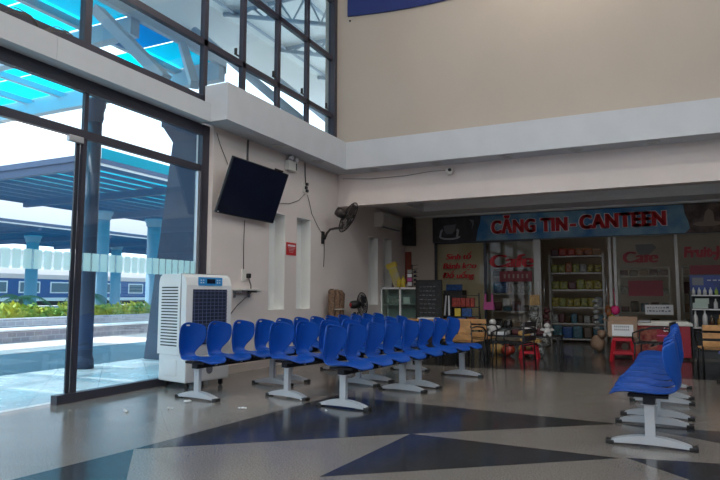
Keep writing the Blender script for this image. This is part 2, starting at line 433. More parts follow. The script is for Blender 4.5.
# canteen: wall left of the shop front, shop interior
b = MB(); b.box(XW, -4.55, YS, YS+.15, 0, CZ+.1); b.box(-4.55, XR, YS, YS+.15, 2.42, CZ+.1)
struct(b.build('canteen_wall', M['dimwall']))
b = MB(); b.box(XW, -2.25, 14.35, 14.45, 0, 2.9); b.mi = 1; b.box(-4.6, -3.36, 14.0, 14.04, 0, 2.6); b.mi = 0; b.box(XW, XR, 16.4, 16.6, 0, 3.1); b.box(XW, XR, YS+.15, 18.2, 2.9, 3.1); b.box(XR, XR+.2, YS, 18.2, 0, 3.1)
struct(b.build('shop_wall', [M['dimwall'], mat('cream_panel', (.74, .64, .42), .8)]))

# ------------------------------------------------------------------ left glazing
w1 = holder('window_1', 'tall glazed wall on the left in dark aluminium')
XG = -5.42
b = MB()
b.box(XG-.02, XG+.022, 4.425, 4.475, 0, 3.43)                       # big mullion
b.box(XG-.03, XG+.05, 6.31, 6.45, 0, 3.43)                      # end jamb
b.box(XG-.03, XG+.03, -4.9, 6.4, 2.78, 2.87)                     # transom
b.box(XG-.03, XG+.04, -4.9, 6.4, 3.29, 3.43)                     # head
b.box(XG-.03, XG+.06, 4.22, 6.4, 0, .09)                         # sill
for a in (1.9, -.8, -3.4): b.box(XG-.07, XG+.1, a, a+.14, 0, 3.43)
b.build('window_frame', M['frame'], w1)
b = MB(); b.box(XG-.005, XG+.005, 4.475, 6.31, .09, 2.78); b.box(XG-.005, XG+.005, 4.475, 6.31, 2.87, 3.29); b.box(XG-.005, XG+.005, -4.9, 4.425, 2.87, 3.29)
b.build('window_pane', M['glass'], w1)
b = MB(); b.box(XG-.0, XG+.03, 6.26, 6.31, .09, 2.78); b.build('jamb_strip', M['steel_light'], w1)
b = MB(); b.box(XG+.006, XG+.009, 4.475, 6.26, 1.355, 1.55); b.build('frosted_band', M['film'], w1)
d1 = holder('door_1', 'sliding glass door at the left')
b = MB(); b.box(XG-.03, XG-.02, 1.95, 4.365, .03, 2.74); b.build('door_pane', M['glass'], d1)
b = MB(); b.box(XG-.034, XG-.012, 4.368, 4.412, .02, 2.76); b.build('door_stile', M['frame_dark'], d1)
b = MB(); b.box(XG-.028, XG-.02, 4.412, 4.424, .02, 2.76); b.build('seal_strip', M['steel_light'], d1)
b = MB(); b.box(XG-.018, XG-.015, 1.95, 4.365, 1.355, 1.55); b.build('frosted_band', M['film'], d1)
b = MB(); b.box(XG-.01, XG+.04, 4.24, 4.42, 2.715, 2.785, bev=.008); b.build('door_closer', M['steel_light'], d1)

w2 = holder('window_2', 'high clerestory windows above the left ledge')
b = MB(); zr = (4.60, 5.76, 6.95)
b.box(XG-.1, XG+.06, -5, YB, 3.65, 3.83); b.box(XG-.1, XG+.06, -5, YB, 7.45, ZC)  # deep band at the top, out of view, added to block sun above the eaves
for yy in (-3.6, -1.7, .3, 2.3): b.box(XG-.05, XG+.06, yy-.06, yy+.06, 3.7, ZC)
b.box(XG-.04, XG+.045, 4.36, 4.45, 3.7, ZC)
for yy in (6.34, 7.22, 8.18, 9.14): b.box(XG-.035, XG+.04, yy-.04, yy+.04, 3.7, ZC)
b.box(XG-.05, XG+.09, 10.07, 10.18, 3.7, ZC)
for z in zr: b.box(XG-.035, XG+.04, -5, YB, z-.045, z+.045)
b.build('window_frame', M['frame'], w2)
b = MB(); b.box(XG-.005, XG+.005, -5, YB, 3.8, ZC); b.build('window_pane', M['glass'], w2)
b = MB()
for yy, z in ((7.0, 4.66), (8.0, 4.66), (8.9, 4.66), (9.8, 4.66)):
    b.box(XG+.05, XG+.07, yy-.05, yy+.05, z, z+.02); b.box(XG+.06, XG+.10, yy-.06, yy-.04, z, z+.09)
b.build('casement_handle', M['black'], w2)
w3 = holder('window_3', 'clerestory of the right wall')
b = MB(); b.box(XR+.1, XR+.11, YN, 18, 5.45, 7.8); b.build('window_pane', M['glass'], w3)

# cables lying on the ledge
b = MB()
for i in range(3):
    pts = [(-5.26+.02*math.sin(j*1.7+i), 3.35+i*.06+j*.06, 3.68+(.09+.02*i)*abs(math.sin(j*.42+i*.5))) for j in range(12)]
    b.tube(pts, .006, 6)
tag(b.build('cable_loop', M['cable']), 'loose dark cables lying on the grey ledge beside the tall mullion', 'cable')

# ------------------------------------------------------------------ benches
def seat_shell():
    prof = [(-.180, .806, .118, .055), (-.185, .797, .158, .075), (-.189, .780, .176, .087), (-.191, .768, .184, .092), (-.198, .735, .195, .10), (-.205, .675, .200, .105), (-.210, .615, .195, .10),
            (-.214, .565, .172, .08), (-.216, .520, .138, .055), (-.212, .480, .112, .035), (-.200, .448, .104, .02), (-.172, .424, .112, .012), (-.125, .410, .140, .015),
            (-.060, .404, .170, .022), (.010, .405, .192, .028), (.080, .410, .203, .030), (.150, .414, .202, .026), (.210, .410, .186, .018), (.250, .398, .150, .008), (.266, .384, .095, .0)]
    NU = 12; bm = bmesh.new(); g = []
    n = len(prof)
    for i, (x, z, w, c) in enumerate(prof):
        a = prof[max(i-1, 0)]; d = prof[min(i+1, n-1)]
        t = V((d[0]-a[0], 0, d[1]-a[1])).normalized(); nrm = V((-t.z, 0, t.x))     # towards the sitter
        row = []
        for k in range(NU+1):
            u = -1+2*k/NU
            q = V((x, u*w*.98, z))+nrm*c*(abs(u)**2.0)
            row.append(bm.verts.new(q))
        g.append(row)
    for i in range(n-1):
        for k in range(NU):
            if i == 2 and 5 <= k <= 6: continue      # hand hole near the top
            bm.faces.new((g[i][k], g[i][k+1], g[i+1][k+1], g[i+1][k]))
    bmesh.ops.recalc_face_normals(bm, faces=bm.faces[:])
    me = bpy.data.meshes.new('seat_shell'); bm.to_mesh(me); bm.free()
    o = bpy.data.objects.new('seat_shell', me); COL.objects.link(o)
    so = o.modifiers.new('s', 'SOLIDIFY'); so.thickness = .012; so.offset = 0
    su = o.modifiers.new('u', 'SUBSURF'); su.levels = 1; su.render_levels = 1
    dg = bpy.context.evaluated_depsgraph_get(); dg.update()
    m2 = bpy.data.meshes.new_from_object(o.evaluated_get(dg)); bpy.data.objects.remove(o)
    m2.materials.clear(); m2.materials.append(M['blue'])
    for pl in m2.polygons: pl.use_smooth = True
    m2.name = 'seat_shell'; return m2
SEAT = seat_shell()
def leg_meshes():
    b = MB(); b.box(-.035, .035, -.022, .022, .055, .322, bev=.005); b.box(-.055, .055, -.026, .026, .315, .325)
    b.cone((0, -.020, .285), (0, -.027, .285), .009); b.cone((0, -.020, .255), (0, -.027, .255), .009)
    post = b.build('leg', M['leg'])
    b = MB()
    top = [(-.29+.58*i/16, .022+.062*math.sin(PI*i/16)**.75) for i in range(17)]
    bot = [(.27-.54*i/8, .014+.008*math.sin(PI*i/8)) for i in range(9)]
    b.prism(top+bot, -.035, .035, 'y'); foot = b.build('foot', M['leg'])
    caps = []
    for sx in (-1, 1):
        b = MB(); b.box(sx*.245, sx*.305, -.037, .037, 0, .034, bev=.008); caps.append(b.build('foot_cap', M['black']))
    ms = [o.data for o in (post, foot, *caps)]
    for o in (post, foot, *caps): bpy.data.objects.remove(o)
    return ms
LEGM = leg_meshes()
def link(name, me, parent, loc=(0, 0, 0)):
    o = bpy.data.objects.new(name, me); COL.objects.link(o); o.parent = parent; o.location = loc; return o
def make_bench(n, label, pitch=.40):
    t = thing('waiting_bench', label, 'bench')
    L = (n-1)*pitch/2
    b = MB(); b.box(-.04, .04, -L-.07, L+.07, .325, .385, bev=.004)
    for k in range(n):                                   # seat carriers
        yy = -L+k*pitch; b.box(-.13, .14, yy-.08, yy-.05, .375, .398); b.box(-.13, .14, yy+.05, yy+.08, .375, .398)
    bm_ = b.build('beam', M['beam'], t)
    for k in range(n-1):
        yy = -L+(k+.5)*pitch
        b = MB(); b.cone((.04, yy, .352), (.055, yy, .352), .016); b.build('bolt', M['bolt'], bm_)
    for k in range(n): link('seat_shell', SEAT, t, (0, -L+k*pitch, 0))
    for s_ in (-L-.02, L+.02):
        l = link('leg', LEGM[0], t, (0, s_, 0)); link('foot', LEGM[1], l); link('foot_cap', LEGM[2], l); link('foot_cap', LEGM[3], l)
    return t
G1, G2 = 'blue waiting benches facing right', 'blue waiting benches facing left'
b4 = make_bench(4, '')
b3 = make_bench(3, '')
spots = [(b4, -4.265, 5.72, 5.8, 0, G1, 'four seat blue bench nearest the air cooler, in front of it'),
         (b4, -4.15, 7.33, 3.5, 0, G1, 'blue bench right behind the bench at the air cooler, before the wall niches'),
         (b4, -4.09, 8.95, 3.0, 0, G1, 'farthest blue bench along the left wall, near the reed mats'),
         (b4, -3.38, 6.20, 13.0, 0, G1, 'middle blue bench of the left block, near end over the tip of the dark floor'),
         (b4, -3.20, 7.80, 2.5, 0, G1, 'middle blue bench of the left block, far end toward the canteen'),
         (b4, -2.64, 5.96, 6.5, 0, G1, 'front blue bench of the left block, its foot on the dark granite triangle'),
         (b4, -2.41, 7.56, 9.0, 0, G1, 'blue bench of the left block ending beside the bamboo armchairs'),
         (b3, .015, 5.39, 2, 1, G2, 'three seat blue bench at right seen end on, closest to the viewer'),
         (b3, .09, 6.60, 4, 1, G2, 'blue bench at right directly behind the closest end-on bench'),
         (b3, .15, 7.81, 2, 1, G2, 'blue bench at right, last of the end-on row before the red freezer'),
         (b3, 1.03, 7.25, -2, 1, G2, 'blue bench cut by the right edge, near one of two'),
         (b3, 1.11, 8.50, -2, 1, G2, 'blue bench cut by the right edge, far one of two by the bamboo chair')]
used = set()
for src, x, yy, deg, flip, grp, lab in spots:
    if src in used: o = dup(src)
    else: o = src; used.add(src)
    o.location = (x, yy, 0); o.rotation_euler = (0, 0, -math.radians(deg)+(PI if flip else 0)); o.scale = (1, 1, .96 if flip else 1); o['label'] = lab; o['group'] = grp

# ------------------------------------------------------------------ air cooler
t = thing('air_cooler', 'white evaporative air cooler with dark grille standing by the glass wall', 'air cooler', (-5.02, 5.84, 0), -math.radians(12)); t.scale = (1, .84, 1)
# local: +X is the front, half depth .27, half width .38
b = MB(); b.prism([(-.27, .40), (.27, .40), (.27, 1.22), (.24, 1.31), (.17, 1.355), (-.20, 1.355), (-.25, 1.32), (-.27, 1.26)], -.40, .40, 'y'); b.build('body', M['cooler'], t)
b = MB(); b.box(-.255, .275, -.385, .385, .085, .40, bev=.02); b.box(-.16, .10, -.392, -.38, .15, .34, bev=.01); b.build('water_tank', M['cooler'], t)
b = MB(); b.box(-.24, .16, -.408, -.398, .47, 1.24)
gb = b.build('side_louver', M['cooler'], t)
b = MB()
for k in range(20): b.box(-.20, .12, -.410, -.406, .50+k*.036, .515+k*.036)
b.build('louver_gap', M['black'], gb)
b = MB(); b.prism([(.165, .42), (.175, .42), (.175, 1.357), (.165, 1.357)], -.402, .402, 'y'); b.build('seam', M['print_grey'], t)
b = MB(); b.box(.262, .280, -.29, .31, .52, 1.17); fg = b.build('front_grille', M['cooler_dark'], t)
b = MB()
for k in range(15): b.box(.278, .288, -.29, .31, .54+k*.043, .548+k*.043)
for k in range(9): b.box(.276, .286, -.27+k*.070, -.266+k*.070, .52, 1.17)
b.build('grille_vane', mat('grille_vane', (.10, .12, .20), .4), fg)
b = MB(); b.box(.265, .277, -.20, .22, 1.215, 1.315)
cp = b.build('control_panel', M['cooler_blue'], t)
b = MB(); b.box(.276, .280, -.06, .09, 1.24, 1.295); b.build('display', M['screen'], cp)
b = MB()
for q in (-.16, -.12, .13, .17):
    for z in (1.25, 1.28): b.box(.276, .279, q-.01, q+.01, z-.006, z+.006)
b.build('button', M['paper'], cp)
b = MB(); b.cone((.255, .02, .22), (.283, .02, .22), .055, seg=20); b.build('drain_cap', M['print_grey'], t)
for sx in (-.2, .2):
    for sy in (-.3, .3):
        b = MB(); b.cone((sx, sy-.012, .035), (sx, sy+.012, .035), .035, seg=14); b.box(sx-.02, sx+.02, sy-.02, sy+.02, .05, .09); b.build('caster', M['black'], t)

# ------------------------------------------------------------------ left wall fittings
# television, tilted away from the wall at the top
t = thing('television', 'large black flat television tilted forward on the left wall', 'television', (-5.3, 7.07, 2.59))
tl = math.atan2(.28, .75)
tv = Matrix.Translation((.25, 0, 0)) @ Matrix.Rotation(tl, 4, 'Y')
b = MB(); b.box(-.02, .015, -.69, .69, -.40, .40, tv, bev=.008); b.build('housing', M['black'], t)
b = MB(); b.box(.0155, .018, -.675, .675, -.38, .385, tv); b.build('screen', M['screen'], t)
b = MB(); b.box(-.02, .03, .33, .50, .40, .425, tv, bev=.005); b.build('sensor_bar', M['black'], t)
b = MB(); b.box(.0175, .020, -.67, -.645, -.385, -.37, tv); b.build('indicator', M['paper'], t)
b = MB(); b.box(.004, .02, -.25, .25, -.2, .2); b.bar((.01, -.15, .1), (.25, -.15, .05), .04, .04); b.bar((.01, .15, .1), (.25, .15, .05), .04, .04); b.bar((.01, 0, -.15), (.2, 0, -.1), .04, .04); b.build('wall_bracket', M['metal_dark'], t)

t = thing('emergency_light', 'white emergency light with two round lamps under the ledge', 'emergency light', (-5.3, 8.40, 3.2))
b = MB(); b.box(0, .09, -.14, .14, -.03, .13, bev=.012); b.build('battery_box', M['cream'], t)
b = MB(); b.box(.088, .094, .07, .10, -.01, .11); b.build('status_strip', M['black'], t)
for q in (-.07, .08):
    b = MB(); b.ball((.07, q, .175), .052, 3, (.8, 1, 1)); b.cone((.05, q, .12), (.06, q, .16), .012); h_ = b.build('lamp_head', M['steel_light'], t)
    b = MB(); b.cone((.10, q-.004, .172), (.118, q-.008, .168), .040, .034, seg=16); b.build('lens', M['paper'], h_)
t = thing('junction_box', 'small pale socket box with black plugs right of the television', 'socket', (-5.3, 8.88, 2.97))
t.scale = (.7, .65, .65)
b = MB(); b.box(0, .04, -.06, .05, -.13, .12, bev=.005); b.build('box', M['cream'], t)
for q, z in ((.06, .10), (.02, .0), (.07, -.08)):
    b = MB(); b.box(.03, .09, q-.04, q+.04, z-.04, z+.035, bev=.008); b.build('plug', M['black'], t)

def cable(pts, label, r_=.006, name='cable', m='cable'):
    b = MB(); b.tube(pts, r_, 6); return tag(b.build(name, M[m]), label, 'cable')
cable([(-5.29, 8.90, 3.42), (-5.29, 8.91, 3.2), (-5.285, 8.92, 3.06)], 'grey cable dropping from the soffit to the socket box', .011)
cable([(-5.28, 8.98, 2.85), (-5.285, 9.05, 2.75), (-5.29, 9.15, 2.55), (-5.285, 9.35, 2.35), (-5.28, 9.52, 2.22)], 'thin black cable sagging from the socket box to the wall fan')
cable([(-5.285, 7.75, 2.62), (-5.285, 8.05, 2.58), (-5.285, 8.4, 2.62), (-5.285, 8.7, 2.72), (-5.285, 8.89, 2.86)], 'thin cable sagging between the television and the socket box', .005)
cable([(-5.285, 7.22, 3.42), (-5.29, 7.22, 3.2), (-5.28, 7.22, 2.9)], 'cable pair running from the soffit down behind the television', .016)
cable([(-5.29, 6.50, 3.35), (-5.29, 6.58, 3.2), (-5.28, 6.75, 2.95)], 'thin diagonal cable from the window corner to the television', .005)
cable([(-5.29, 7.18, 2.2), (-5.29, 7.17, 1.8), (-5.29, 7.18, 1.45)], 'thin cable falling from the television to the wall socket', .006)
cable([(-5.27, 7.27, 1.37), (-5.23, 7.28, 1.25), (-5.2, 7.25, 1.14), (-5.19, 6.9, .95), (-5.18, 6.6, .72)], 'black cable slanting from the wall socket down to the air cooler', .009)
cable([(-5.29, 9.62, 2.1), (-5.29, 9.62, 1.8), (-5.29, 9.60, 1.62)], 'thin cable hanging below the wall fan', .006)

t = thing('wall_socket', 'pale wall socket with black plug above the small shelf', 'socket', (-5.3, 7.19, 1.40))
b = MB(); b.box(0, .02, -.05, .05, -.09, .08, bev=.004); b.build('plate', M['cream'], t)
b = MB(); b.box(.02, .07, .04, .1, -.05, .02, bev=.01); b.build('plug', M['black'], t)
t = thing('wall_shelf', 'small pale wall shelf on a dark bracket beside the air cooler', 'shelf', (-5.3, 7.1, 1.17))
b = MB(); b.box(0, .16, -.17, .27, 0, .025, bev=.003); b.box(0, .02, .27, .52, -.005, .02); b.build('board', M['cream'], t)
for q in (-.13, .22):
    b = MB(); b.box(0, .14, q-.02, q+.02, -.03, 0); b.box(0, .02, q-.02, q+.02, -.10, 0); b.build('bracket', M['print_grey'], t)

t = thing('notice_sign', 'small red notice sign with pale lettering between the wall niches', 'sign', (-5.3, 8.49, 1.87))
b = MB(); b.box(0, .008, -.15, .15, -.105, .105); b.build('plate', M['redsign'], t)
b = MB(); b.box(.008, .0095, -.11, .12, .04, .07)
for k in range(4): b.box(.008, .0095, -.10+.01*k, .11-.02*k, .015-.024*k, .020-.024*k)
b.build('lettering', M['letter2'], t)

# wall fan
t = thing('wall_fan', 'dark oscillating wall fan on a curved arm at the corner', 'fan', (-5.3, 9.56, 2.15))
b = MB(); b.box(0, .03, -.045, .045, -.11, .12, bev=.01); b.cone((.03, 0, 0), (.06, 0, 0), .035); b.build('wall_mount', M['black'], t)
b = MB(); b.tube([(.05, 0, -.02), (.09, .01, .08), (.15, .02, .15), (.24, .05, .17), (.37, .08, .18), (.38, .08, .28)], .022, 10); b.build('arm', M['metal_dark'], t)
hd = V((.56, .72, -.40)).normalized(); C0 = V((.42, .10, .40))
q = hd.to_track_quat('Z', 'Y').to_matrix().to_4x4()
FM = Matrix.Translation(C0) @ q
b = MB(); b.lathe([(.03, -.20), (.075, -.19), (.09, -.12), (.085, -.03), (.05, .0)], 18, FM); b.build('motor', M['metal_dark'], t, True)
def cage(b, R, z0, z1, FM, nsp=28, rings=6):
    for z, sgn in ((z0, -1), (z1, 1)):
        for k in range(1, rings+1):
            rr = R*k/rings; zz = z+sgn*.0*k
            pts = [FM @ V((rr*math.cos(a*PI/12), rr*math.sin(a*PI/12), z*(1-(rr/R)**2)+ (z0+z1)/2*(rr/R)**2)) for a in range(24)]
            b.tube(pts, .003 if k < rings else .009, 5, True)
        for k in range(nsp):
            a = 2*PI*k/nsp
            pts = [FM @ V((R*f*math.cos(a), R*f*math.sin(a), z*(1-f*f)+(z0+z1)/2*f*f)) for f in (.1, .4, .7, .9, 1)]
            b.tube(pts, .0028, 4)
b = MB(); cage(b, .30, -.02, .15, FM, 40); gd = b.build('guard', M['metal_dark'], t)
def blades(b, R, z, FM, n=3):
    for k in range(n):
        a = 2*PI*k/n
        pr = []
        for f in (.18, .5, .8, .95):
            for w in (-.32, .32):
                aa = a+w*(1 if f > .3 else .7)
                pr.append(b.bm.verts.new(FM @ V((R*f*math.cos(aa), R*f*math.sin(aa), z+w*.09))))
        for i in range(3): b.bm.faces.new((pr[2*i], pr[2*i+1], pr[2*i+3], pr[2*i+2]))
    b.lathe([(.045, z-.03), (.045, z+.03), (.02, z+.05)], 14, FM)
b = MB(); blades(b, .28, .06, FM); b.build('blade', M['metal_dark'], t)

# bundle of reed mats leaning at the corner
t = thing('mat_bundle', 'tied bundle of brown reed mats standing against the left wall', 'mats', (-5.12, 9.75, 0))
for i, (dx, dy, lx, ly, h, rr) in enumerate(((0, -.13, 0, -.02, 1.22, .06), (.03, -.02, .0, .0, 1.21, .065), (.02, .10, .0, .05, 1.20, .062), (-.04, .04, 0, .02, 1.19, .06), (.0, .16, .0, .12, 1.17, .05))):
    b = MB(); b.lathe([(rr, 0), (rr*1.02, h*.5), (rr*1.05, h*.97), (rr*.5, h), (rr*.15, h-.02)], 12, Matrix.Translation((dx, dy, 0)) @ Matrix.Rotation(-ly/h, 4, 'X')); b.build('mat_roll', M['brown'], t)
b = MB(); b.tube([(.12*math.cos(a)-.0, .20*math.sin(a)+.04, .85) for a in [2*PI*k/20 for k in range(20)]], .012, 6, True); b.build('tie', M['twine'], t)

# security camera on the header
t = thing('security_camera', 'small white security camera mounted on the header above the canteen', 'camera', (-3.03, YB, 3.31))
b = MB(); b.cone((0, 0, .02), (0, -.03, .02), .045, seg=16); b.cone((0, -.02, .0), (0, -.08, -.01), .02); b.build('mount', M['cream'], t)
b = MB(); b.ball((0, -.11, -.02), .07, 3); b.build('housing', M['cream'], t)
b = MB(); b.ball((.02, -.165, -.01), .032, 2); b.build('lens', M['black'], t)
b = MB(); b.tube([(-5.2, YB-.008, 3.35), (-4.6, YB-.008, 3.30), (-3.9, YB-.008, 3.30), (-3.4, YB-.008, 3.34), (-3.08, YB-.012, 3.33)], .005, 6)
tag(b.build('cable', M['cable']), 'thin cable running along the header to the security camera', 'cable')

# downlights in the ledge soffit
dl = thing('downlight', '', 'downlight')
b = MB(); b.lathe([(.115, 0), (.115, -.012), (.085, -.014), (.08, -.004)], 24); b.build('trim_ring', M['steel_light'], dl)
b = MB(); b.lathe([(.078, -.003), (.07, -.008)], 24); b.build('lens', M['dull_lens'], dl)
for i, (x, yy, lab) in enumerate([(-5.1, 7.75, 'round recessed downlight in the soffit above the television'), (-5.08, 8.97, 'round recessed downlight in the soffit right of the emergency light'),
        (-4.45, 10.0, 'round recessed downlight in the back soffit nearest the corner'), (-3.24, 10.0, 'round recessed downlight in the soffit left above the security camera'),
        (-2.0, 9.97, 'second recessed downlight right of the security camera'), (-.9, 9.97, 'third recessed downlight right of the security camera'), (.19, 9.97, 'recessed downlight in the back soffit nearest the right edge')]):
    o = dl if i == 0 else dup(dl)
    o.location = (x, yy, 3.43); o['label'] = lab; o['group'] = 'downlights in the ledge soffit'

# banner high on the back wall: a slightly sagging cloth with real thickness
b = MB(); n = 14
poly = [(-5.09, 7.9)]+[(-5.09+i*(6.1/n), 6.59-.07*math.sin(PI*min(i/n*2.2, 1))-.01*i) for i in range(n+1)]+[(1.01, 7.9)]
b.prism(poly, YB-.045, YB-.01, 'y')
tag(b.build('banner', M['navy']), 'dark blue cloth banner hung high on the beige wall', 'banner')
b = MB(); b.ball((-5.05, YB-.012, 6.50), .02, 2); tag(b.build('hook', M['metal_dark']), 'tiny dark wall hook just below the banner corner', 'hook')

# litter on the floor
for (x, yy, s_, lab) in ((-4.31, 4.93, .05, 'crumpled white paper scrap beside the first bench foot'), (-4.2, 4.57, .03, 'small white paper scrap on the pale floor before the first bench'),
        (-3.575, 4.87, .035, 'white paper scrap left of the dark triangle edge'), (-4.47, 4.26, .035, 'grey paper scrap on the glaring floor near the glass wall'),
        (-2.79, 5.13, .022, 'tiny white scrap beside the front bench foot'), (-3.27, 5.53, .045, 'white plastic wrapper caught on the middle bench foot')):
    b = MB()
    for k in range(3): b.ball((x+random.uniform(-s_, s_), yy+random.uniform(-s_, s_)*.6, .004+s_*.22), s_*.55, 1, (1, .8, .45), .35)
    tag(b.build('litter', M['paper']), lab, 'litter', 'litter on the floor')

# unseen hall ceiling lamps: the first for the wall glow, the rest added fill
lampsrc = thing('added_ceiling_lamp', '', 'lamp')
b = MB(); b.lathe([(.30, 0), (.32, -.05), (.24, -.14), (.1, -.16)], 20); b.build('shade', M['steel_light'], lampsrc)
b = MB(); b.lathe([(.22, -.141), (.2, -.16), (.08, -.175)], 20); b.build('diffuser', M['lamp'], lampsrc)
LP = [(-1.0, 8.6), (-3.4, 4.4), (2.6, 4.4), (-3.4, -.6), (2.6, -.6)]
for i, (x, yy) in enumerate(LP):
    o = lampsrc if i == 0 else dup(lampsrc); o.location = (x, yy, ZC); o['label'] = 'unseen round metal lamp added on the hall ceiling to brighten the hall'; o['group'] = 'added hall ceiling lamps'

# ------------------------------------------------------------------ canteen
def fit_text(name, body, cap, width, m, parent, cx, yy, cz, bold=.02, shear=0.0, extr=.004, gap=1.0, heavy=0):
    o = text(name, body, cap/.72, m, parent, (0, 0, 0), FRONT, bold, extr, shear, gap=gap)
    xs = [v.co.x for v in o.data.vertices]; w = max(xs)-min(xs)
    k = width/w; o.scale = (k, 1, 1); o.location = (cx-(max(xs)+min(xs))/2*k, yy, cz)
    if heavy:                                       # thicken the strokes sideways within the same mesh
        bm = bmesh.new()
        for d in (-heavy, 0, heavy):
            m0 = o.data.copy(); m0.transform(Matrix.Translation((d/k, 0, abs(d)*.02))); bm.from_mesh(m0); bpy.data.meshes.remove(m0)
        bm.to_mesh(o.data); bm.free()
    return o

sg = thing('canteen_sign', 'long blue printed sign board reading CĂNG TIN - CANTEEN above the shop front', 'sign', (0, YS-.1, 2.665))
b = MB(); b.box(-4.56, 2.7, .0, .08, -.30, .30); b.build('board', M['frame_dark'], sg)
b = MB(); b.prism([(-3.50, -.29), (-3.46, -.05), (-3.40, .12), (-3.38, .29), (.78, .29), (.80, .1), (.86, -.06), (.88, -.2), (.80, -.29)], -.006, 0, 'y'); b.build('sky_print', M['sky_print'], sg)
b = MB(); b.box(-4.54, -3.3, -.004, 0, -.29, .29); cpn = b.build('coffee_print', M['dark_print'], sg)
b = MB()      # a plain cup on a saucer
b.prism([(-4.28, .10), (-3.98, .12), (-4.00, -.02), (-4.07, -.10), (-4.20, -.11), (-4.27, -.02)], -.007, -.004, 'y')
b.build('cup', M['print_grey'], cpn)
b = MB(); b.prism([(-4.13+.26*math.cos(a), -.17+.075*math.sin(a)) for a in [PI*k/10+PI for k in range(11)]]+[(-4.13+.20*math.cos(a), -.17+.035*math.sin(a)) for a in [2*PI-PI*k/10 for k in range(11)]], -.007, -.004, 'y')
b.prism([(-4.40, -.18), (-4.36, -.02), (-4.31, .02), (-4.30, -.02), (-4.33, -.06), (-4.35, -.18)], -.007, -.004, 'y')
b.prism([(-3.93, -.18), (-3.90, -.02), (-3.95, .02), (-3.97, -.02), (-3.96, -.06), (-3.98, -.18)], -.007, -.004, 'y'); b.build('saucer', M['print_white'], cpn)
b = MB(); b.prism([(-3.66, .22), (-3.58, .12), (-3.60, -.02), (-3.55, .10), (-3.55, .2)], -.007, -.004, 'y'); b.build('glint', M['print_grey'], cpn)
b = MB(); b.box(.76, 2.69, -.004, 0, -.29, .29); fpn = b.build('food_print', M['food_print'], sg)
b = MB(); b.prism([(1.20+.26*math.cos(a), -.12+.05*math.sin(a)) for a in [2*PI*k/20 for k in range(20)]], -.007, -.004, 'y'); b.prism([(1.12, -.1), (1.16, .12), (1.22, .18), (1.3, .12), (1.32, -.1)], -.008, -.004, 'y'); b.build('plate', M['print_tan'], fpn)
fit_text('lettering_edge', 'CĂNG TIN', .30, 1.68, M['letter2'], sg, -2.30, -.010, -.01, .022, gap=1.12, heavy=.022)
fit_text('lettering', 'CĂNG TIN', .30, 1.645, M['letter'], sg, -2.30, -.016, -.01, .008, gap=1.12, heavy=.018)
b = MB(); b.box(-1.43, -1.27, -.012, 0, -.07, .02); b.build('dash_edge', M['letter2'], sg)
b = MB(); b.box(-1.415, -1.285, -.018, 0, -.055, .005); b.build('dash', M['letter'], sg)
fit_text('lettering_edge', 'CANTEEN', .30, 1.68, M['letter2'], sg, -.38, -.010, .015, .022, gap=1.12, heavy=.022)
fit_text('lettering', 'CANTEEN', .30, 1.645, M['letter'], sg, -.38, -.016, .015, .008, gap=1.12, heavy=.018)

w4 = holder('window_4', 'glazed shop front of the canteen')
b = MB()
for x in (-4.53, -3.33): b.box(x-.025, x+.025, YS, YS+.08, 0, 2.42)
b.box(-4.55, -2.06, YS, YS+.08, 2.34, 2.42); b.box(-4.55, -2.2, YS, YS+.08, 0, .08)
b.build('dark_frame', M['frame_dark'], w4)
b = MB(); b.box(-2.22, -2.07, YS-.01, YS+.1, 0, 2.42)
for x in (-.64, -.54, .62, 1.85, 3.0): b.box(x-.03, x+.03, YS, YS+.08, 0, 2.42)
b.box(-2.06, 3, YS, YS+.08, 2.36, 2.42); b.box(-.54, 3, YS, YS+.08, 0, .08)
b.build('frame', M['shelf'], w4)
b = MB()
for x0, x1 in ((-4.5, -3.35), (-3.30, -2.22), (-.51, .59), (.65, 1.82), (1.88, 2.97)): b.box(x0, x1, YS+.03, YS+.04, .08, 2.36)
b.build('window_pane', M['shop_glass'], w4)
b = MB(); b.box(3.03, XR, YS, YS+.1, 0, 2.42); b.build('side_panel', M['dimwall'], w4)
b = MB()
for x in (-2.0, -.72): b.tube([(x, YS-.06, .95), (x, YS-.06, 1.45)], .014)
b.build('pull_handle', M['bolt'], w4)
for body, cx, cz, w in (('Sinh tố', -3.95, 2.02, .62), ('Bánh kẹo', -3.94, 1.80, .80), ('Đồ uống', -3.97, 1.57, .76)):
    fit_text('lettering', body, .135, w, M['letter'], w4, cx, YS+.025, cz, .0, .2, .002, heavy=.011)
fit_text('lettering', 'Cafe', .30, .95, M['letter'], w4, -2.72, YS+.025, 1.88, .0, .1, .002, heavy=.03)
b = MB(); b.box(-3.0, -2.27, YS+.022, YS+.028, 1.42, 1.66); bd = b.build('red_band', mat('maroon_film', (.20, .025, .035), .6), w4)
b = MB()
for k in range(6): b.box(-2.9+k*.1, -2.86+k*.1, YS+.018, YS+.022, 1.50, 1.59)
b.build('band_lettering', M['print_tan'], bd)
fit_text('lettering', 'Cafe', .24, .64, mat('dull_red_film', (.30, .02, .03), .6), w4, -.05, YS+.025, 1.90, .0, .1, .002, heavy=.02)
b = MB(); b.prism([(-.14, 2.18), (.20, 2.18), (.26, 2.1), (.18, 2.02), (.12, 1.96), (-.06, 1.96), (-.12, 2.04)], YS+.022, YS+.028, 'y'); b.build('cup_print', mat('grey_film', (.13, .125, .12), .6), w4)
fit_text('lettering', 'Fruit-Juice', .20, 1.05, mat('dull_red_film_b', (.34, .03, .04), .6), w4, 1.28, YS+.025, 1.98, .015, .1, .002)
b = MB(); b.box(.85, 1.8, YS+.022, YS+.028, 1.45, 1.72); b.build('red_band', bd.data.materials[0], w4)
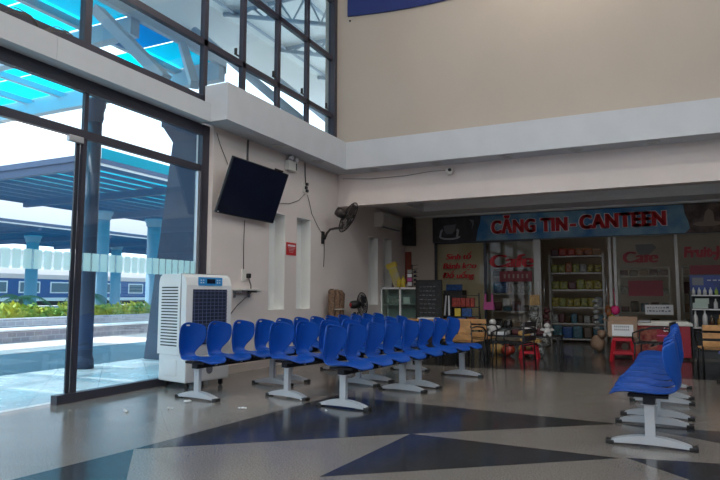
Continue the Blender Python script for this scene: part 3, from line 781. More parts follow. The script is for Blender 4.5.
b = MB(); b.box(-.3, .35, YS+.022, YS+.028, 1.10, 1.42); b.build('red_band', bd.data.materials[0], w4)

# wall mounted things in the canteen
t = thing('air_conditioner', 'beige split air conditioner high on the canteen side wall', 'air conditioner', (XW, 12.45, 2.76))
b = MB(); b.prism([(0, -.16), (.17, -.16), (.22, -.08), (.22, .12), (.18, .16), (0, .16)], -.55, .55, 'y'); b.build('body', M['cream'], t)
b = MB(); b.box(.13, .205, -.48, .48, -.168, -.15); b.build('outlet_flap', M['print_grey'], t)
t = thing('loudspeaker', 'black box loudspeaker high in the canteen corner', 'loudspeaker', (-5.14, 13.62, 2.65))
b = MB(); b.box(-.11, .14, -.13, .14, -.34, .33, bev=.01); b.build('cabinet', M['black'], t)
b = MB(); b.box(-.09, .12, -.137, -.13, -.31, .30); b.build('front_cloth', M['dark_print'], t)
b = MB(); b.box(-.16, -.10, 0, .10, -.30, .34); b.build('bracket', M['metal_dark'], t)
b = MB(); b.box(-5.29, -5.14, 13.75, 13.79, 1.38, 2.17); tag(b.build('hanging_banner', mat('brown_red_cloth', (.26, .06, .035), .8)), 'narrow brown red hanging banner left of the shop front', 'banner')

# glass cabinet and what is on and in it
gc = thing('glass_cabinet', 'white framed two door glass cabinet beside the blackboard', 'cabinet', (-4.82, 12.4, 0))
b = MB()
for x in (-.44, .0, .44):
    b.box(x-.018, x+.018, -.20, -.16, 0, 1.28)
    if x: b.box(x-.018, x+.018, .16, .20, 0, 1.28)
for z in (.30, 1.26): b.box(-.44, .44, -.20, .20, z-.02, z+.02)
b.box(-.44, .44, -.2, .2, .05, .29); b.build('frame', M['white'], gc)
b = MB(); b.box(-.42, .42, -.15, .18, .905, .925); b.build('shelf', M['steel_light'], gc)
b = MB(); b.box(-.44, .44, .19, .2, .3, 1.26); b.build('back_panel', mat('cabinet_back', (.28, .34, .33), .6), gc)
for x0 in (-.42, .02):
    b = MB(); b.box(x0, x0+.40, -.19, -.184, .33, 1.24); d = b.build('door', M['cab_glass'], gc)
def goods(name, label, cat, mb, m, group=None): return tag(mb.build(name, m), label, cat, group)
b = MB(); b.box(-5.10, -4.88, 12.3, 12.5, .925, 1.02, bev=.02); b.box(-5.06, -4.92, 12.32, 12.48, 1.02, 1.06); goods('food_box', 'pale teal box on the upper shelf of the glass cabinet', 'box', b, M['pack_grey'])
b = MB(); b.box(-4.78, -4.63, 12.3, 12.44, .925, 1.07, bev=.008); goods('food_box', 'small white box on the upper right shelf of the glass cabinet', 'box', b, M['paper'])
b = MB(); b.ball((-5.08, 12.38, .41), .12, 2, (1.2, 1, .7), .1); b.ball((-4.95, 12.42, .43), .12, 2, (1.1, 1, .8), .1); goods('bread_bag', 'grey bag of rolls at the bottom left of the glass cabinet', 'bag', b, M['pack_grey'])
for k in range(4):
    b = MB(); b.lathe([(.045, 0), (.048, .15), (.03, .2), (.03, .24)], 12, Matrix.Translation((-4.74+k*.095, 12.36, .32))); o = b.build('jar', [M['pack_teal'], M['bottle_green'], M['pack_grey'], M['pack_teal']][k])
    tag(o, ['first of four jars in the lower right of the glass cabinet', 'green jar second in the row inside the glass cabinet', 'grey jar third in the row inside the glass cabinet', 'last jar at the right inside the glass cabinet'][k], 'jar', 'jars inside the glass cabinet')
t = thing('yellow_bag', 'tall yellow bag leaning on the left end of the glass cabinet', 'bag', (-5.08, 12.4, 1.28))
b = MB(); mm = Matrix.Rotation(-.33, 4, 'Y'); b.box(-.10, .10, -.05, .05, .02, .55, Matrix.Translation((.16, 0, 0)) @ mm, bev=.03); b.build('sack', mat('yellow_sack', (.52, .42, .08), .6, col2=(.45, .42, .33), nscale=4), t)
b = MB(); b.box(-.13, .12, -.06, .06, .46, .58, Matrix.Translation((.16, 0, 0)) @ mm, bev=.03); b.build('top', M['yellow'], t)
for k, (x, h) in enumerate(((-4.90, .22), (-4.80, .25))):
    b = MB(); b.lathe([(.05, 0), (.052, h*.7), (.02, h*.85), (.02, h)], 12, Matrix.Translation((x, 12.35, 1.28))); goods('yellow_tin', ['yellow tin on the glass cabinet, left of two', 'taller yellow tin on the glass cabinet, next to the snack tree'][k], 'tin', b, M['yellow'], 'tins on the glass cabinet')
t = thing('snack_stand', 'small spiked sachet stand on the right end of the glass cabinet', 'stand', (-4.60, 12.38, 1.28))
b = MB(); b.cone((0, 0, 0), (0, 0, .50), .012); b.cone((0, 0, 0), (0, 0, .02), .09)
for k in range(5): b.cone((-.11, 0, .12+k*.085), (.13, 0, .15+k*.085), .006)
b.build('pole', M['metal_dark'], t)
for k in range(4):
    b = MB(); b.box(-.10, .0, -.03, -.02, .04+k*.09, .115+k*.09); b.build('sachet', [M['paper'], M['pink'], M['paper'], M['pack_grey']][k], t)
    b = MB(); b.box(.04, .11, -.03, -.02, .04+k*.09, .10+k*.09); b.build('sachet', M['dark_print'], t)

# pedestal fan
t = thing('stand_fan', 'black pedestal fan with red badge by the canteen side wall', 'fan', (-5.0, 10.45, 0), 0)
b = MB(); b.lathe([(.2, 0), (.2, .02), (.05, .05), (.03, .08)], 20); b.build('base', M['black'], t)
b = MB(); b.cone((0, 0, .05), (0, 0, .78), .016); b.bar((-.0, -.03, .58), (-.06, -.03, .78), .05, .04); b.build('pole', M['black'], t)
hd2 = V((.62, .78, .05)).normalized(); FM2 = Matrix.Translation((.03, .02, .93)) @ hd2.to_track_quat('Z', 'Y').to_matrix().to_4x4()
b = MB(); b.lathe([(.03, -.19), (.07, -.18), (.08, -.1), (.06, 0)], 16, FM2); b.build('motor', M['black'], t, True)
b = MB(); b.lathe([(.035, -.205), (.035, -.188)], 14, FM2); b.build('badge', M['red'], t)
b = MB(); cage(b, .225, -.01, .12, FM2, 30, 4); b.build('guard', M['black'], t)
b = MB(); blades(b, .20, .05, FM2); b.build('blade', M['dark_print'], t)

# blackboard on an easel
t = thing('blackboard', 'black menu board with faint chalk lines next to the glass cabinet', 'blackboard', (-4.11, 12.05, 0))
b = MB(); b.box(-.26, .26, 0, .02, .36, 1.40); b.build('panel', M['chalk'], t)
b = MB()
for x in (-.27, .27): b.box(x-.02, x+.02, -.01, .03, .34, 1.42)
for z in (.35, 1.41): b.box(-.28, .28, -.01, .03, z-.02, z+.02)
b.build('frame', M['black'], t)
b = MB()
for k in range(9):
    x = -.2
    while x < .12:
        w = random.uniform(.03, .08); b.box(x, min(x+w, .2), -.002, .0, 1.28-k*.09, 1.285-k*.09+random.uniform(.003, .014)); x += w+.025
b.build('chalk_writing', M['print_grey'], t)
for x in (-.22, .22):
    b = MB(); b.bar((x, .05, .95), (x, .11, 0), .03, .03); b.box(x-.015, x+.015, 0, .02, 0, .36); b.build('leg', M['black'], t)

# snack counter behind the benches
ct = thing('counter_table', 'wooden topped counter table with sweets behind the benches', 'table', (-3.68, 11.55, 0))
b = MB(); b.box(-.75, .75, -.3, .3, .60, .635, bev=.004); b.build('tabletop', M['wood'], ct)
for sx in (-.7, .7):
    for sy in (-.26, .26):
        b = MB(); b.box(sx-.02, sx+.02, sy-.02, sy+.02, 0, .60); b.build('leg', M['black'], ct)
b = MB(); b.box(-4.1, -3.72, 11.32, 11.6, .635, .665, bev=.006); goods('tray', 'flat white tray on the left of the counter table', 'tray', b, M['paper'])
t = thing('snack_rack', 'dark wire rack with hanging snack packs left of the shop door', 'rack', (-3.5, 12.45, 0))
b = MB()
for x in (-.36, .36): b.box(x-.012, x+.012, -.012, .012, 0, 1.16)
for z in (.2, .5, .66, .86, 1.1): b.box(-.36, .36, -.03, .01, z-.01, z+.01)
for x in (-.36, .36): b.bar((x, 0, 0.01), (x, .3, 0.01), .03, .02)
b.bar((-.36, 0, .9), (-.36, .3, .01), .02, .02); b.bar((.36, 0, .9), (.36, .3, .01), .02, .02)
b.build('frame', M['metal_dark'], t)
def pack(x, yy, z, w, h, m, label, group=None, d=.06, name='snack_pack', cat='snack'):
    b = MB(); b.box(x-w/2, x+w/2, yy-d/2, yy+d/2, z, z+h, bev=min(w, h, d)*.25); return goods(name, label, cat, b, m, group)
for k in range(5): pack(-3.66+k*.10, 12.40, .865, .095, .19, M['pack_red'], 'red snack packs in the top row of the wire rack', 'red packs on the wire rack')
pack(-3.58, 12.38, .665, .13, .17, M['yellow'], 'yellow snack pack in the middle of the wire rack')
pack(-3.38, 12.38, .665, .21, .17, M['pack_blue'], 'shiny blue snack bag in the middle of the wire rack')
pack(-3.5, 12.38, .505, .19, .14, M['pack_blue'], 'blue snack bag low on the wire rack')
pack(-3.27, 12.38, .505, .14, .14, M['pack_red'], 'red snack bag low on the right of the wire rack')
t = thing('striped_cloth', 'black and white striped cloth hanging at the left of the wire rack', 'cloth', (-3.80, 12.40, .68))
b = MB(); b.box(-.09, .07, -.01, .01, 0, .45); b.build('cloth', M['black'], t)
b = MB(); b.prism([(-.09, 0), (-.05, 0), (-.02, .42), (-.05, .42)], -.014, -.01, 'y'); b.prism([(.01, 0), (.05, 0), (.04, .42), (.01, .42)], -.014, -.01, 'y'); b.build('stripe', M['paper'], t)
pack(-3.98, 13.5, 1.22, .38, .14, M['pack_blue'], 'flat blue box above the striped cloth behind the blackboard', name='blue_box', cat='box')
b = MB(); b.box(-4.2, -3.75, 13.35, 13.72, 0, 1.22); goods('side_cabinet', 'dark side cabinet standing against the left shop pane', 'cabinet', b, M['dark_print'])

# bamboo armchairs with black tube frames; they face +Y
def armchair(label):
    t = thing('bamboo_armchair', label, 'chair', group='bamboo armchairs')
    for sx in (-.25, .25):
        b = MB(); b.tube([(sx, -.26, 0), (sx, -.24, .40), (sx*.98, -.27, .70)], .013, 6); b.build('leg', M['black'], t)
        b = MB(); b.tube([(sx, .24, 0), (sx, .22, .38)], .013, 6); b.build('leg', M['black'], t)
        b = MB(); b.tube([(sx, -.26, .60), (sx*1.12, -.12, .62), (sx*1.14, .1, .60), (sx*1.1, .24, .54), (sx*1.0, .25, .42), (sx, .22, .36)], .013, 6); b.build('armrest', M['black'], t)
    b = MB()
    for k in range(5): b.box(-.25, .25, -.22+k*.095, -.145+k*.095, .375, .395, bev=.004)
    b.build('seat', M['wood'], t)
    b = MB()
    for k, z in enumerate((.42, .53, .635)):
        b.box(-.25, .25, -.272-k*.006, -.250-k*.006, z, z+.075, bev=.005)
    b.build('backrest', M['wood'], t)
    b = MB(); b.bar((-.25, 0, .35), (.25, 0, .35), .02, .02); b.bar((-.25, -.24, .36), (.25, -.24, .36), .02, .02); b.build('stretcher', M['black'], t)
    return t
ac = armchair('')
chs = [(-2.64, 9.45, -10, 'bamboo slat armchair just behind the far blue bench, left of the pair'), (-2.62, 10.25, -5, 'bamboo slat armchair right of the pair behind the far blue bench'),
       (-1.85, 9.40, 80, 'black tube armchair seen from its side, in front of the goods table'), (.92, 9.66, 4, 'large bamboo slat armchair at right between the two bench rows'),
       (.10, 10.3, 80, 'black tube armchair in front of the red freezer')]
for i, (x, yy, dg_, lab) in enumerate(chs):
    o = ac if i == 0 else dup(ac); o.location = (x, yy, 0); o.rotation_euler = (0, 0, math.radians(dg_)); o['label'] = lab
    if 'black tube' in lab:
        for ch in o.children:
            for sl in ch.material_slots: sl.link = 'OBJECT'; sl.material = M['black']

# goods table left of the door
gt = thing('goods_table', 'low dark table crowded with toys and goods left of the shop door', 'table', (-2.10, 11.55, 0))
b = MB(); b.box(-.75, .72, -.28, .3, .34, .37); b.build('tabletop', M['black'], gt)
for sx in (-.7, .67):
    for sy in (-.24, .26):
        b = MB(); b.box(sx-.02, sx+.02, sy-.02, sy+.02, 0, .34); b.build('leg', M['black'], gt)
def plush(x, yy, z, s_, label):
    b = MB(); b.ball((x, yy, z+.10*s_), .07*s_, 2, (1, .8, 1.15)); b.ball((x, yy, z+.21*s_), .06*s_, 2)
    for k in (-1, 1):
        b.ball((x+k*.085*s_, yy, z+.13*s_), .035*s_, 2, (1.6, .9, .8)); b.ball((x+k*.05*s_, yy, z+.03*s_), .035*s_, 2, (1, .9, 1.3))
    return goods('plush_toy', label, 'toy', b, M['plush'], 'white plush toys on the goods table')
plush(-2.62, 11.4, .37, 1.1, 'white plush toy at the left end of the goods table')
plush(-1.95, 11.45, .37, 1.0, 'white plush toy near the middle of the goods table')
plush(-1.62, 11.35, .37, .9, 'white plush toy at the right end of the goods table')
for k, (x, w, h, m) in enumerate(((-2.42, .18, .10, 'pack_grey'), (-2.22, .14, .12, 'pack_dark'), (-2.08, .1, .2, 'tinsel'), (-1.78, .14, .13, 'pack_dark'), (-2.45, .2, .06, 'paper'))):
    pack(x, 11.6 if k < 4 else 11.33, .37, w, h, M[m], ['grey goods box on the low table', 'maroon goods box on the low table', 'silver wrapped item upright on the low table', 'maroon goods box right of centre on the low table', 'flat white packet at the front of the low table'][k], d=.14, name='goods_box', cat='box')
pack(-2.02, 10.9+.42, .37, .22, .09, M['goldpack'], 'golden wrapped sweet pack on the front of the low table', d=.1)
for k, (x, m, lab) in enumerate(((-2.55, 'goldpack', 'golden snack bag on the floor at the left under the low table'), (-2.30, 'pack_red', 'red snack bag on the floor under the low table'), (-2.02, 'goldpack', 'golden snack bag on the floor under the middle of the low table'), (-1.78, 'tinsel', 'silver bag on the floor under the low table'))):
    b = MB(); b.ball((x, 11.25 if k % 2 else 11.4, .11), .12, 2, (1.1, .8, .95), .15); goods('snack_bag', lab, 'bag', b, M[m], 'bags under the low table')

# red plastic stools
def stool(label, h, w):
    t = thing('plastic_stool', label, 'stool', group='red plastic stools')
    b = MB(); b.box(-w, w, -w, w, h-.025, h, bev=.01); b.box(-w-.01, w+.01, -w-.01, w+.01, h-.07, h-.02, bev=.006); b.build('seat', M['red'], t)
    for sx in (-1, 1):
        for sy in (-1, 1):
            b = MB(); b.bar((sx*w*.92, sy*w*.92, h-.05), (sx*w*1.25, sy*w*1.25, 0), .045, .045); b.build('leg', M['red'], t)
    for sx in (-1, 1):
        b = MB(); b.bar((-w*1.1, sx*w*1.15, h*.36), (w*1.1, sx*w*1.15, h*.36), .02, .045); b.bar((sx*w*1.15, -w*1.1, h*.36), (sx*w*1.15, w*1.1, h*.36), .02, .045); b.build('rung', M['red'], t)
    return t
s1 = stool('small red plastic stool under a tray of snacks left of the doorway', .28, .11); s1.location = (-1.89, 11.05, 0)
s2 = stool('taller red plastic stool carrying the carton box', .41, .15); s2.location = (-.36, 11.25, 0)
b = MB(); b.box(-2.09, -1.69, 10.9, 11.2, .28, .30)
for k in range(40): b.ball((-1.89+random.uniform(-.18, .18), 11.05+random.uniform(-.13, .13), .315), .028, 1)
goods('snack_tray', 'tray heaped with golden brown snacks on the small red stool', 'tray', b, M['goldpack'])
cb = thing('carton_box', 'open brown carton box with a white note on the taller red stool', 'box', (-.36, 11.25, .41))
b = MB()
for s_ in (-1, 1): b.box(s_*.23-.005*s_, s_*.23, -.18, .18, 0, .26); b.box(-.23, .23, s_*.18-.005*s_, s_*.18, 0, .26)
b.box(-.23, .23, -.18, .18, 0, .005); b.build('carton', M['carton'], cb)
b = MB()
b.bar((-.23, 0, .26), (-.31, 0, .30), .36, .004); b.bar((.23, 0, .26), (.31, 0, .31), .36, .004); b.bar((0, .18, .26), (0, .26, .33), .46, .004); b.build('flap', M['carton'], cb)
b = MB(); b.box(-.16, .17, -.187, -.181, .02, .21); nt_ = b.build('note', M['paper'], cb)
b = MB()
for z in (.16, .11):
    for k in range(8): b.box(-.12+k*.03, -.105+k*.03, -.189, -.187, z, z+.03)
b.build('handwriting', M['print_grey'], nt_)
for k in range(5):
    b = MB(); b.ball((-.52+k*.08, 11.25+random.uniform(-.08, .08), .60), .08, 2, (1, 1, .8), .15); goods('sweet_bag', 'small bag of sweets heaped in the open carton', 'bag', b, [M['goldpack'], M['pack_dark'], M['carton'], M['goldpack'], M['pack_red']][k], 'sweet bags in the carton')

# red ice cream freezer
fz = thing('chest_freezer', 'red chest freezer with white rim and sliding glass lids right of the doorway', 'freezer', (.07, 12.1, 0))
b = MB(); b.box(-.62, .62, -.3, .3, .04, .58, bev=.01); b.build('body', mat('freezer_red', (.30, .012, .03), .45), fz)
b = MB(); b.box(-.64, .66, -.32, .32, .58, .63, bev=.008); b.build('rim', M['cream'], fz)
b = MB(); b.box(-.58, .0, -.28, .28, .64, .665); b.build('lid', M['steel_light'], fz)
b = MB(); b.box(.02, .6, -.28, .28, .63, .655); b.build('lid', M['cream'], fz)
fit_text('lettering', 'Celano', .085, .25, M['letter2'], fz, .33, -.304, .52, .004, .35, .003)
b = MB(); b.box(-.60, .10, -.304, -.30, .08, .55); pn = b.build('picture_panel', mat('freezer_print', (.22, .012, .02), .5, col2=(.40, .13, .08), nscale=11), fz)
for cx, cz, rr in ((-.45, .42, .05), (-.22, .30, .07), (-.42, .2, .06), (.05, .28, .06)):
    b = MB(); b.prism([(cx+rr*math.cos(a), cz+rr*math.sin(a)) for a in [2*PI*k/14 for k in range(14)]], -.307, -.304, 'y'); b.build('scoop_print', M['print_tan'], pn)
b = MB(); b.box(.1, .36, -.304, -.30, .40, .42); b.build('slogan', M['pink'], fz)
b = MB(); b.box(.0, .52, YS-.02, YS-.012, .72, .92); nn = b.build('paper_note', M['paper']); tag(nn, 'white handwritten paper note taped to the shop glass above the freezer', 'note')
b = MB()
for z in (.85, .78):
    x = .04
    while x < .46:
        w = random.uniform(.015, .05); b.box(x, x+w, YS-.023, YS-.02, z, z+random.uniform(.01, .035)); x += w+.02
hw = b.build('handwriting', M['print_grey'], nn)

# bottle display on the right
rk = thing('bottle_display', 'dark bottle display shelf with blue header at the right edge', 'shelf', (1.25, 12.55, 0))
b = MB(); b.box(-.48, .6, .15, .2, 0, 1.5); b.box(-.5, -.47, -.15, .2, 0, 1.2); b.box(.58, .61, -.15, .2, 0, 1.2); b.box(-.48, .6, -.15, .2, 0, .12); b.build('case', M['fridge_in'], rk)
b = MB(); b.box(-.48, .6, .12, .15, 1.15, 1.48); hh = b.build('header', M['fridge_blue'], rk)
b = MB(); b.box(-.44, -.26, .115, .12, 1.30, 1.44); b.build('picture', M['print_grey'], hh)
b = MB(); 
for k in range(6): b.box(-.2+k*.09, -.14+k*.09, .115, .12, 1.38, 1.40)
b.build('header_lettering', M['print_white'], hh)
for z in (.54, .87, 1.12):
    b = MB(); b.box(-.48, .6, -.17, .14, z-.02, z); b.build('shelf', M['paper'], rk)
def bottle(x, yy, z, h, rr, m, label, group):
    b = MB(); b.lathe([(rr, 0), (rr, h*.55), (rr*.8, h*.68), (rr*.35, h*.8), (rr*.35, h*.97), (rr*.2, h)], 12, Matrix.Translation((x, yy, z))); return goods('bottle', label, 'bottle', b, m, group)
for k in range(9): bottle(.81+k*.09, 12.48, 1.12, .135, .028, M[['bottle_white', 'bottle_white', 'bottle_white', 'bottle_white', 'bottle_green', 'bottle_green', 'bottle_green', 'bottle_white', 'bottle_green'][k]], 'small bottle in the top row of the bottle display', 'bottles in the top row of the display')
for k in range(4): bottle(1.15+k*.13, 12.48, .87, .18, .035, M[['bottle_white', 'pack_dark', 'pack_dark', 'bottle_white'][k]], 'bottle in the middle row of the bottle display beside the price cards', 'bottles in the middle row of the display')
for k, (x, h, m, lab) in enumerate(((.82, .30, 'bottle_white', 'white capped bottle leftmost on the low shelf of the display'), (.97, .32, 'bottle_white', 'tall pale bottle second on the low shelf of the display'), (1.08, .22, 'bottle_dark', 'dark bottle third on the low shelf of the display'), (1.2, .23, 'bottle_amber', 'amber bottle fourth on the low shelf of the display'), (1.3, .27, 'bottle_amber', 'tall amber bottle at the right of the low shelf'))):
    bottle(x, 12.46, .54, h, .04, M[m], lab, 'bottles on the low shelf of the display')
for k, (x, z, w) in enumerate(((.93, .96, .22), (.90, .88, .24))):
    b = MB(); b.box(x-w/2, x+w/2, 12.385-.01*k, 12.392-.01*k, z, z+.10); goods('price_card', ['pale green price card on the bottle display, upper one', 'pale green price card on the bottle display, lower one'][k], 'card', b, mat('card_green_%d' % k, (.42, .50, .44), .8), 'price cards on the display')

# shelving seen through the doorway
sh = thing('shelving_unit', 'grey metal shelving unit with snacks seen through the open shop door', 'shelf', (-1.45, 15.2, 0))
SZ = (.10, .46, .84, 1.25, 1.65, 2.05)
for x in (-.6, .6):
    for yy in (-.2, .2): b = MB(); b.box(x-.02, x+.02, yy-.02, yy+.02, 0, 2.10); b.build('upright', M['shelf'], sh)
for z in SZ:
    b = MB(); b.box(-.6, .6, -.21, .21, z-.03, z); b.build('shelf', M['shelf'], sh)
def row(z, n, m, h, label, group, hv=.03):
    w = 1.14/n
    for k in range(n): pack(-2.02+w*(k+.5), 15.08, z, w*.985, h+.02+random.uniform(-hv, hv), M[m[k % len(m)]], label, group, d=.16)
row(2.05, 6, ['pack_dark', 'pack_red', 'pack_red', 'pack_orange', 'pack_orange', 'carton'], .16, 'red or orange snack packs on top of the shelving unit', 'packs on top of the shelving unit')
row(1.65, 7, ['pack_green', 'pack_green', 'pack_orange', 'pack_green', 'pack_grey', 'pack_yellow', 'pack_yellow'], .19, 'yellow green packs on the second shelf from the top', 'packs on the second shelf')
row(1.25, 6, ['pack_green', 'pack_green', 'pack_dark', 'pack_green', 'pack_yellow', 'pack_yellow'], .20, 'yellow green packs on the third shelf from the top', 'packs on the third shelf')
row(.84, 7, ['pack_yellow', 'pack_green', 'pack_yellow', 'pack_yellow', 'pack_green', 'pack_yellow', 'pack_grey'], .21, 'yellow packs on the fourth shelf from the top', 'packs on the fourth shelf')
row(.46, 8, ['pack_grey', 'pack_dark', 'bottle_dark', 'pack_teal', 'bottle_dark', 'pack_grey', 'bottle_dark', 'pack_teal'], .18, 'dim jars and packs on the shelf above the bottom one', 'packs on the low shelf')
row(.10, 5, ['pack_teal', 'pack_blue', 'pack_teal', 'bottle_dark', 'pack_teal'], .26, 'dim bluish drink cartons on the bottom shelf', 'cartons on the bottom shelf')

# things hanging about the doorway
def hang(name, x, yy, z0, z1, w, m, label, cat, strap=None, ztop=None):
    t = thing(name, label, cat, (x, yy, z0))
    b = MB(); h = z1-z0; b.prism([(-w/2, 0), (w/2, 0), (w*.42, h), (-w*.42, h)], -.04, .04, 'y'); b.build('body', m, t)
    if strap:
        b = MB(); b.tube([(-w*.35, 0, h), (-w*.33, 0, ztop-z0)], .007, 6); b.tube([(w*.35, 0, h), (w*.33, 0, ztop-z0)], .007, 6); b.build('strap', strap, t)
    return t
hang('hanging_bag', -2.12, 13.2, .90, 1.12, .22, M['goldpack'], 'tan bag hanging on two pale straps at the left doorpost', 'bag', M['paper'], 1.40)
t = hang('pink_bag', -3.06, 13.0, .80, .96, .24, M['pink'], 'pink plastic carrier bag hanging before the shop glass', 'bag')
b = MB()
for sx in (-1, 1): b.prism([(sx*.10, .16), (sx*.05, .16), (sx*.06, .34), (sx*.085, .34)], -.03, .03, 'y')
b.build('handle', M['pink'], t)
pack(-3.0, 14.0, 1.17, .34, .26, M['pack_blue'], 'blue and white drink packs behind the shop glass above the pink bag', d=.2, name='drink_pack', cat='pack')
pack(-2.72, 13.2, .88, .16, .16, M['pack_grey'], 'grey toy pack hanging right of the pink bag', name='toy_pack', cat='toy')
for k, (x, z, s_, lab) in enumerate(((-2.10, .70, 1.0, 'silver wrapped bundle hanging under the tan bag'), (-2.06, .50, .85, 'silver wrapped bundle lowest under the tan bag'), (-1.88, .16, .95, 'silver grey sack standing on the floor at the left of the doorway'))):
    b = MB(); b.ball((x, 12.9, z), .12*s_, 2, (.95, .7, 1.15), .22); b.ball((x+.03, 12.88, z+.12*s_), .09*s_, 2, (1, .7, 1), .25); goods('silver_bundle', lab, 'bundle', b, M['tinsel'], 'silver bundles at the doorway')
for k in range(4):
    b = MB(); b.ball((-1.88+.02*(k % 2), 13.1, .42+k*.125), .07, 2, (1, .7, .9), .15); goods('maroon_pack', 'small maroon bag in the hanging string at the left doorpost', 'bag', b, M['pack_dark'], 'string of maroon bags')
b = MB(); b.ball((-.66, 12.95, .80), .09, 2, (.7, .6, 1.2), .25); b.tube([(-.66, 12.95, .88), (-.66, 13.1, 1.25)], .006, 5); goods('orange_toy', 'orange net toy hanging at the right doorpost', 'toy', b, M['pack_orange'])
b = MB(); b.ball((-.53, 12.95, .83), .09, 2, (.9, .6, 1), .25); b.tube([(-.53, 12.95, .9), (-.56, 13.1, 1.25)], .006, 5); goods('magenta_toy', 'bright magenta net toy hanging beside the orange one', 'toy', b, M['mag'])
b = MB(); b.ball((-.60, 12.9, .66), .07, 2, (.8, .6, 1.2), .2); goods('yellow_toy', 'yellow net toy hanging below the orange and magenta ones', 'toy', b, M['pack_yellow'])
for k in range(6):
    b = MB(); b.ball((-.90, 13.15, .45+k*.11), .055, 2, (1.1, .7, .8), .15); goods('pale_sachet', 'small pale sachet in the strip hanging inside the right of the doorway', 'sachet', b, M['pack_grey'], 'strip of pale sachets')
b = MB(); b.ball((-.85, 12.7, .17), .15, 2, (.8, .8, 1.1), .25); b.ball((-.78, 12.65, .36), .09, 2, (1, 1, 1), .2); goods('goods_sack', 'brownish sack of goods on the floor at the right of the doorway', 'sack', b, M['carton'])
# dim racks behind the glass panes
def rack(x0, x1, yy, label):
    t = thing('shop_rack', label, 'shelf', ((x0+x1)/2, yy, 0)); w = (x1-x0)/2
    for x in (-w, w): b = MB(); b.box(x-.02, x+.02, -.2, -.16, 0, 1.75); b.build('upright', M['shelf'], t)
    for z in (.35, .75, 1.15, 1.55, 1.74):
        b = MB(); b.box(-w, w, -.2, .2, z-.02, z); b.build('shelf', M['shelf'], t)
    for i, z in enumerate((.35, .75, 1.15, 1.55)):
        n = int((x1-x0)/.2)
        for k in range(n):
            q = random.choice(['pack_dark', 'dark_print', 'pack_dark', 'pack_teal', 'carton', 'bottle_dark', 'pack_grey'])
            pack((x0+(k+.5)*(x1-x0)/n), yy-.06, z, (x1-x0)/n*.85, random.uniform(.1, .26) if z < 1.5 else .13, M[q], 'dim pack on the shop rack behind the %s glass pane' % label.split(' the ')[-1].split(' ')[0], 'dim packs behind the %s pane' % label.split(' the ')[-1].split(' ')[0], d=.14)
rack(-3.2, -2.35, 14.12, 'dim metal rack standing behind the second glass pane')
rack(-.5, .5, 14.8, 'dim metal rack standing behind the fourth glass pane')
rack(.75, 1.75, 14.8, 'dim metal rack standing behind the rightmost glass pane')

t = thing('added_tube_lamp', 'unseen tube lamp added on the shop ceiling to brighten the shop', 'lamp', (-1.0, 14.9, 2.9))  # lamp added out of view to lift the dim shop interior
b = MB(); b.box(-.6, .6, -.04, .04, -.04, 0); b.build('housing', M['cream'], t)
b = MB(); b.cone((-.58, 0, -.06), (.58, 0, -.06), .018); b.build('tube', emit_mat('tube_glow', (1, .9, .75), .5), t)
# ------------------------------------------------------------------ outside the left glazing
b = MB(); b.box(-8.0, -5.5, -14, 40, -.13, -.005); struct(b.build('porch_floor', M['porch']))
b = MB(); b.box(-10.9, -8.0, -14, 60, -.14, -.02); struct(b.build('porch_road', M['asphalt']))
b = MB(); b.box(-13.3, -10.9, -14, 60, -.14, -.012); struct(b.build('pavement', M['pave']))
b = MB(); b.box(-14.0, -13.3, -14, 70, -.14, .26); struct(b.build('low_wall_front', M['stone']))
b = MB(); b.box(-14.0, -13.24, -14, 70, .26, .30); struct(b.build('wall_coping', M['cap']))
b = MB(); b.box(-14.6, -14.0, -14, 70, -.14, .51); struct(b.build('low_wall_rear', M['stone']))
b = MB(); b.box(-30, -14.6, -14, 90, -.2, .46); b.box(-140, -30, -60, 200, -.4, .3); struct(b.build('platform_ground', M['ground']))

# hedge: a dense band of leaves
def leaves(b, n, fn, s0, s1):
    for _ in range(n):
        c = V(fn()); a = V((random.uniform(-1, 1), random.uniform(-1, 1), random.uniform(-.3, 1))).normalized()
        u = a.cross(V((random.random(), random.random(), random.random()))).normalized(); w = a.cross(u)
        s_ = random.uniform(s0, s1)
        b.quad(c-u*s_, c-w*s_*.5, c+u*s_, c+w*s_*.5)
b = MB(); b.box(-15.8, -15.0, 4, 40, .46, .72)
def hf():
    yy = random.uniform(4, 36); h = .30+.07*math.sin(yy*3.1)+.05*math.sin(yy*7.7)
    return (random.uniform(-15.95, -14.78), yy, .47+random.random()**.6*h)
leaves(b, 9000, hf, .05, .11)
tag(b.build('hedge', M['leafy']), 'long clipped green and yellow hedge on the low stone wall', 'hedge')
def palm(x, yy, h, label):
    t = thing('young_palm', label, 'palm', (x, yy, .46), group='young palms behind the hedge')
    b = MB(); b.tube([(0, 0, 0), (.03, 0, h*.5), (0, 0, h)], [.07, .06, .05], 8); b.build('trunk', M['trunk'], t)
    for k in range(11):
        a = 2*PI*k/11+random.uniform(-.2, .2); L = random.uniform(.7, 1.0); el = random.uniform(.2, 1.0)
        pts = []
        for j in range(7):
            s_ = j/6; pts.append(V((math.cos(a)*L*s_, math.sin(a)*L*s_, h+el*.6*s_-.75*s_*s_)))
        b = MB(); b.tube(pts, .008, 4)
        for j in range(1, 7):
            d = (pts[j]-pts[j-1]).normalized(); sd = d.cross(V((0, 0, 1))).normalized()
            for f in (0, .33, .66):
                q_ = pts[j-1].lerp(pts[j], f); l = .26*(1-.6*j/7)
                for sg_ in (-1, 1):
                    e = q_+sd*sg_*l+d*l*.6-V((0, 0, l*.35)); b.quad(q_, q_+d*.03, e+d*.01, e)
        b.build('frond', M['leaf'], t)
palm(-17.6, 12.4, .55, 'small green palm left, behind the hedge and near the left edge')
palm(-17.8, 15.1, .65, 'small green palm just left of the tall window mullion')
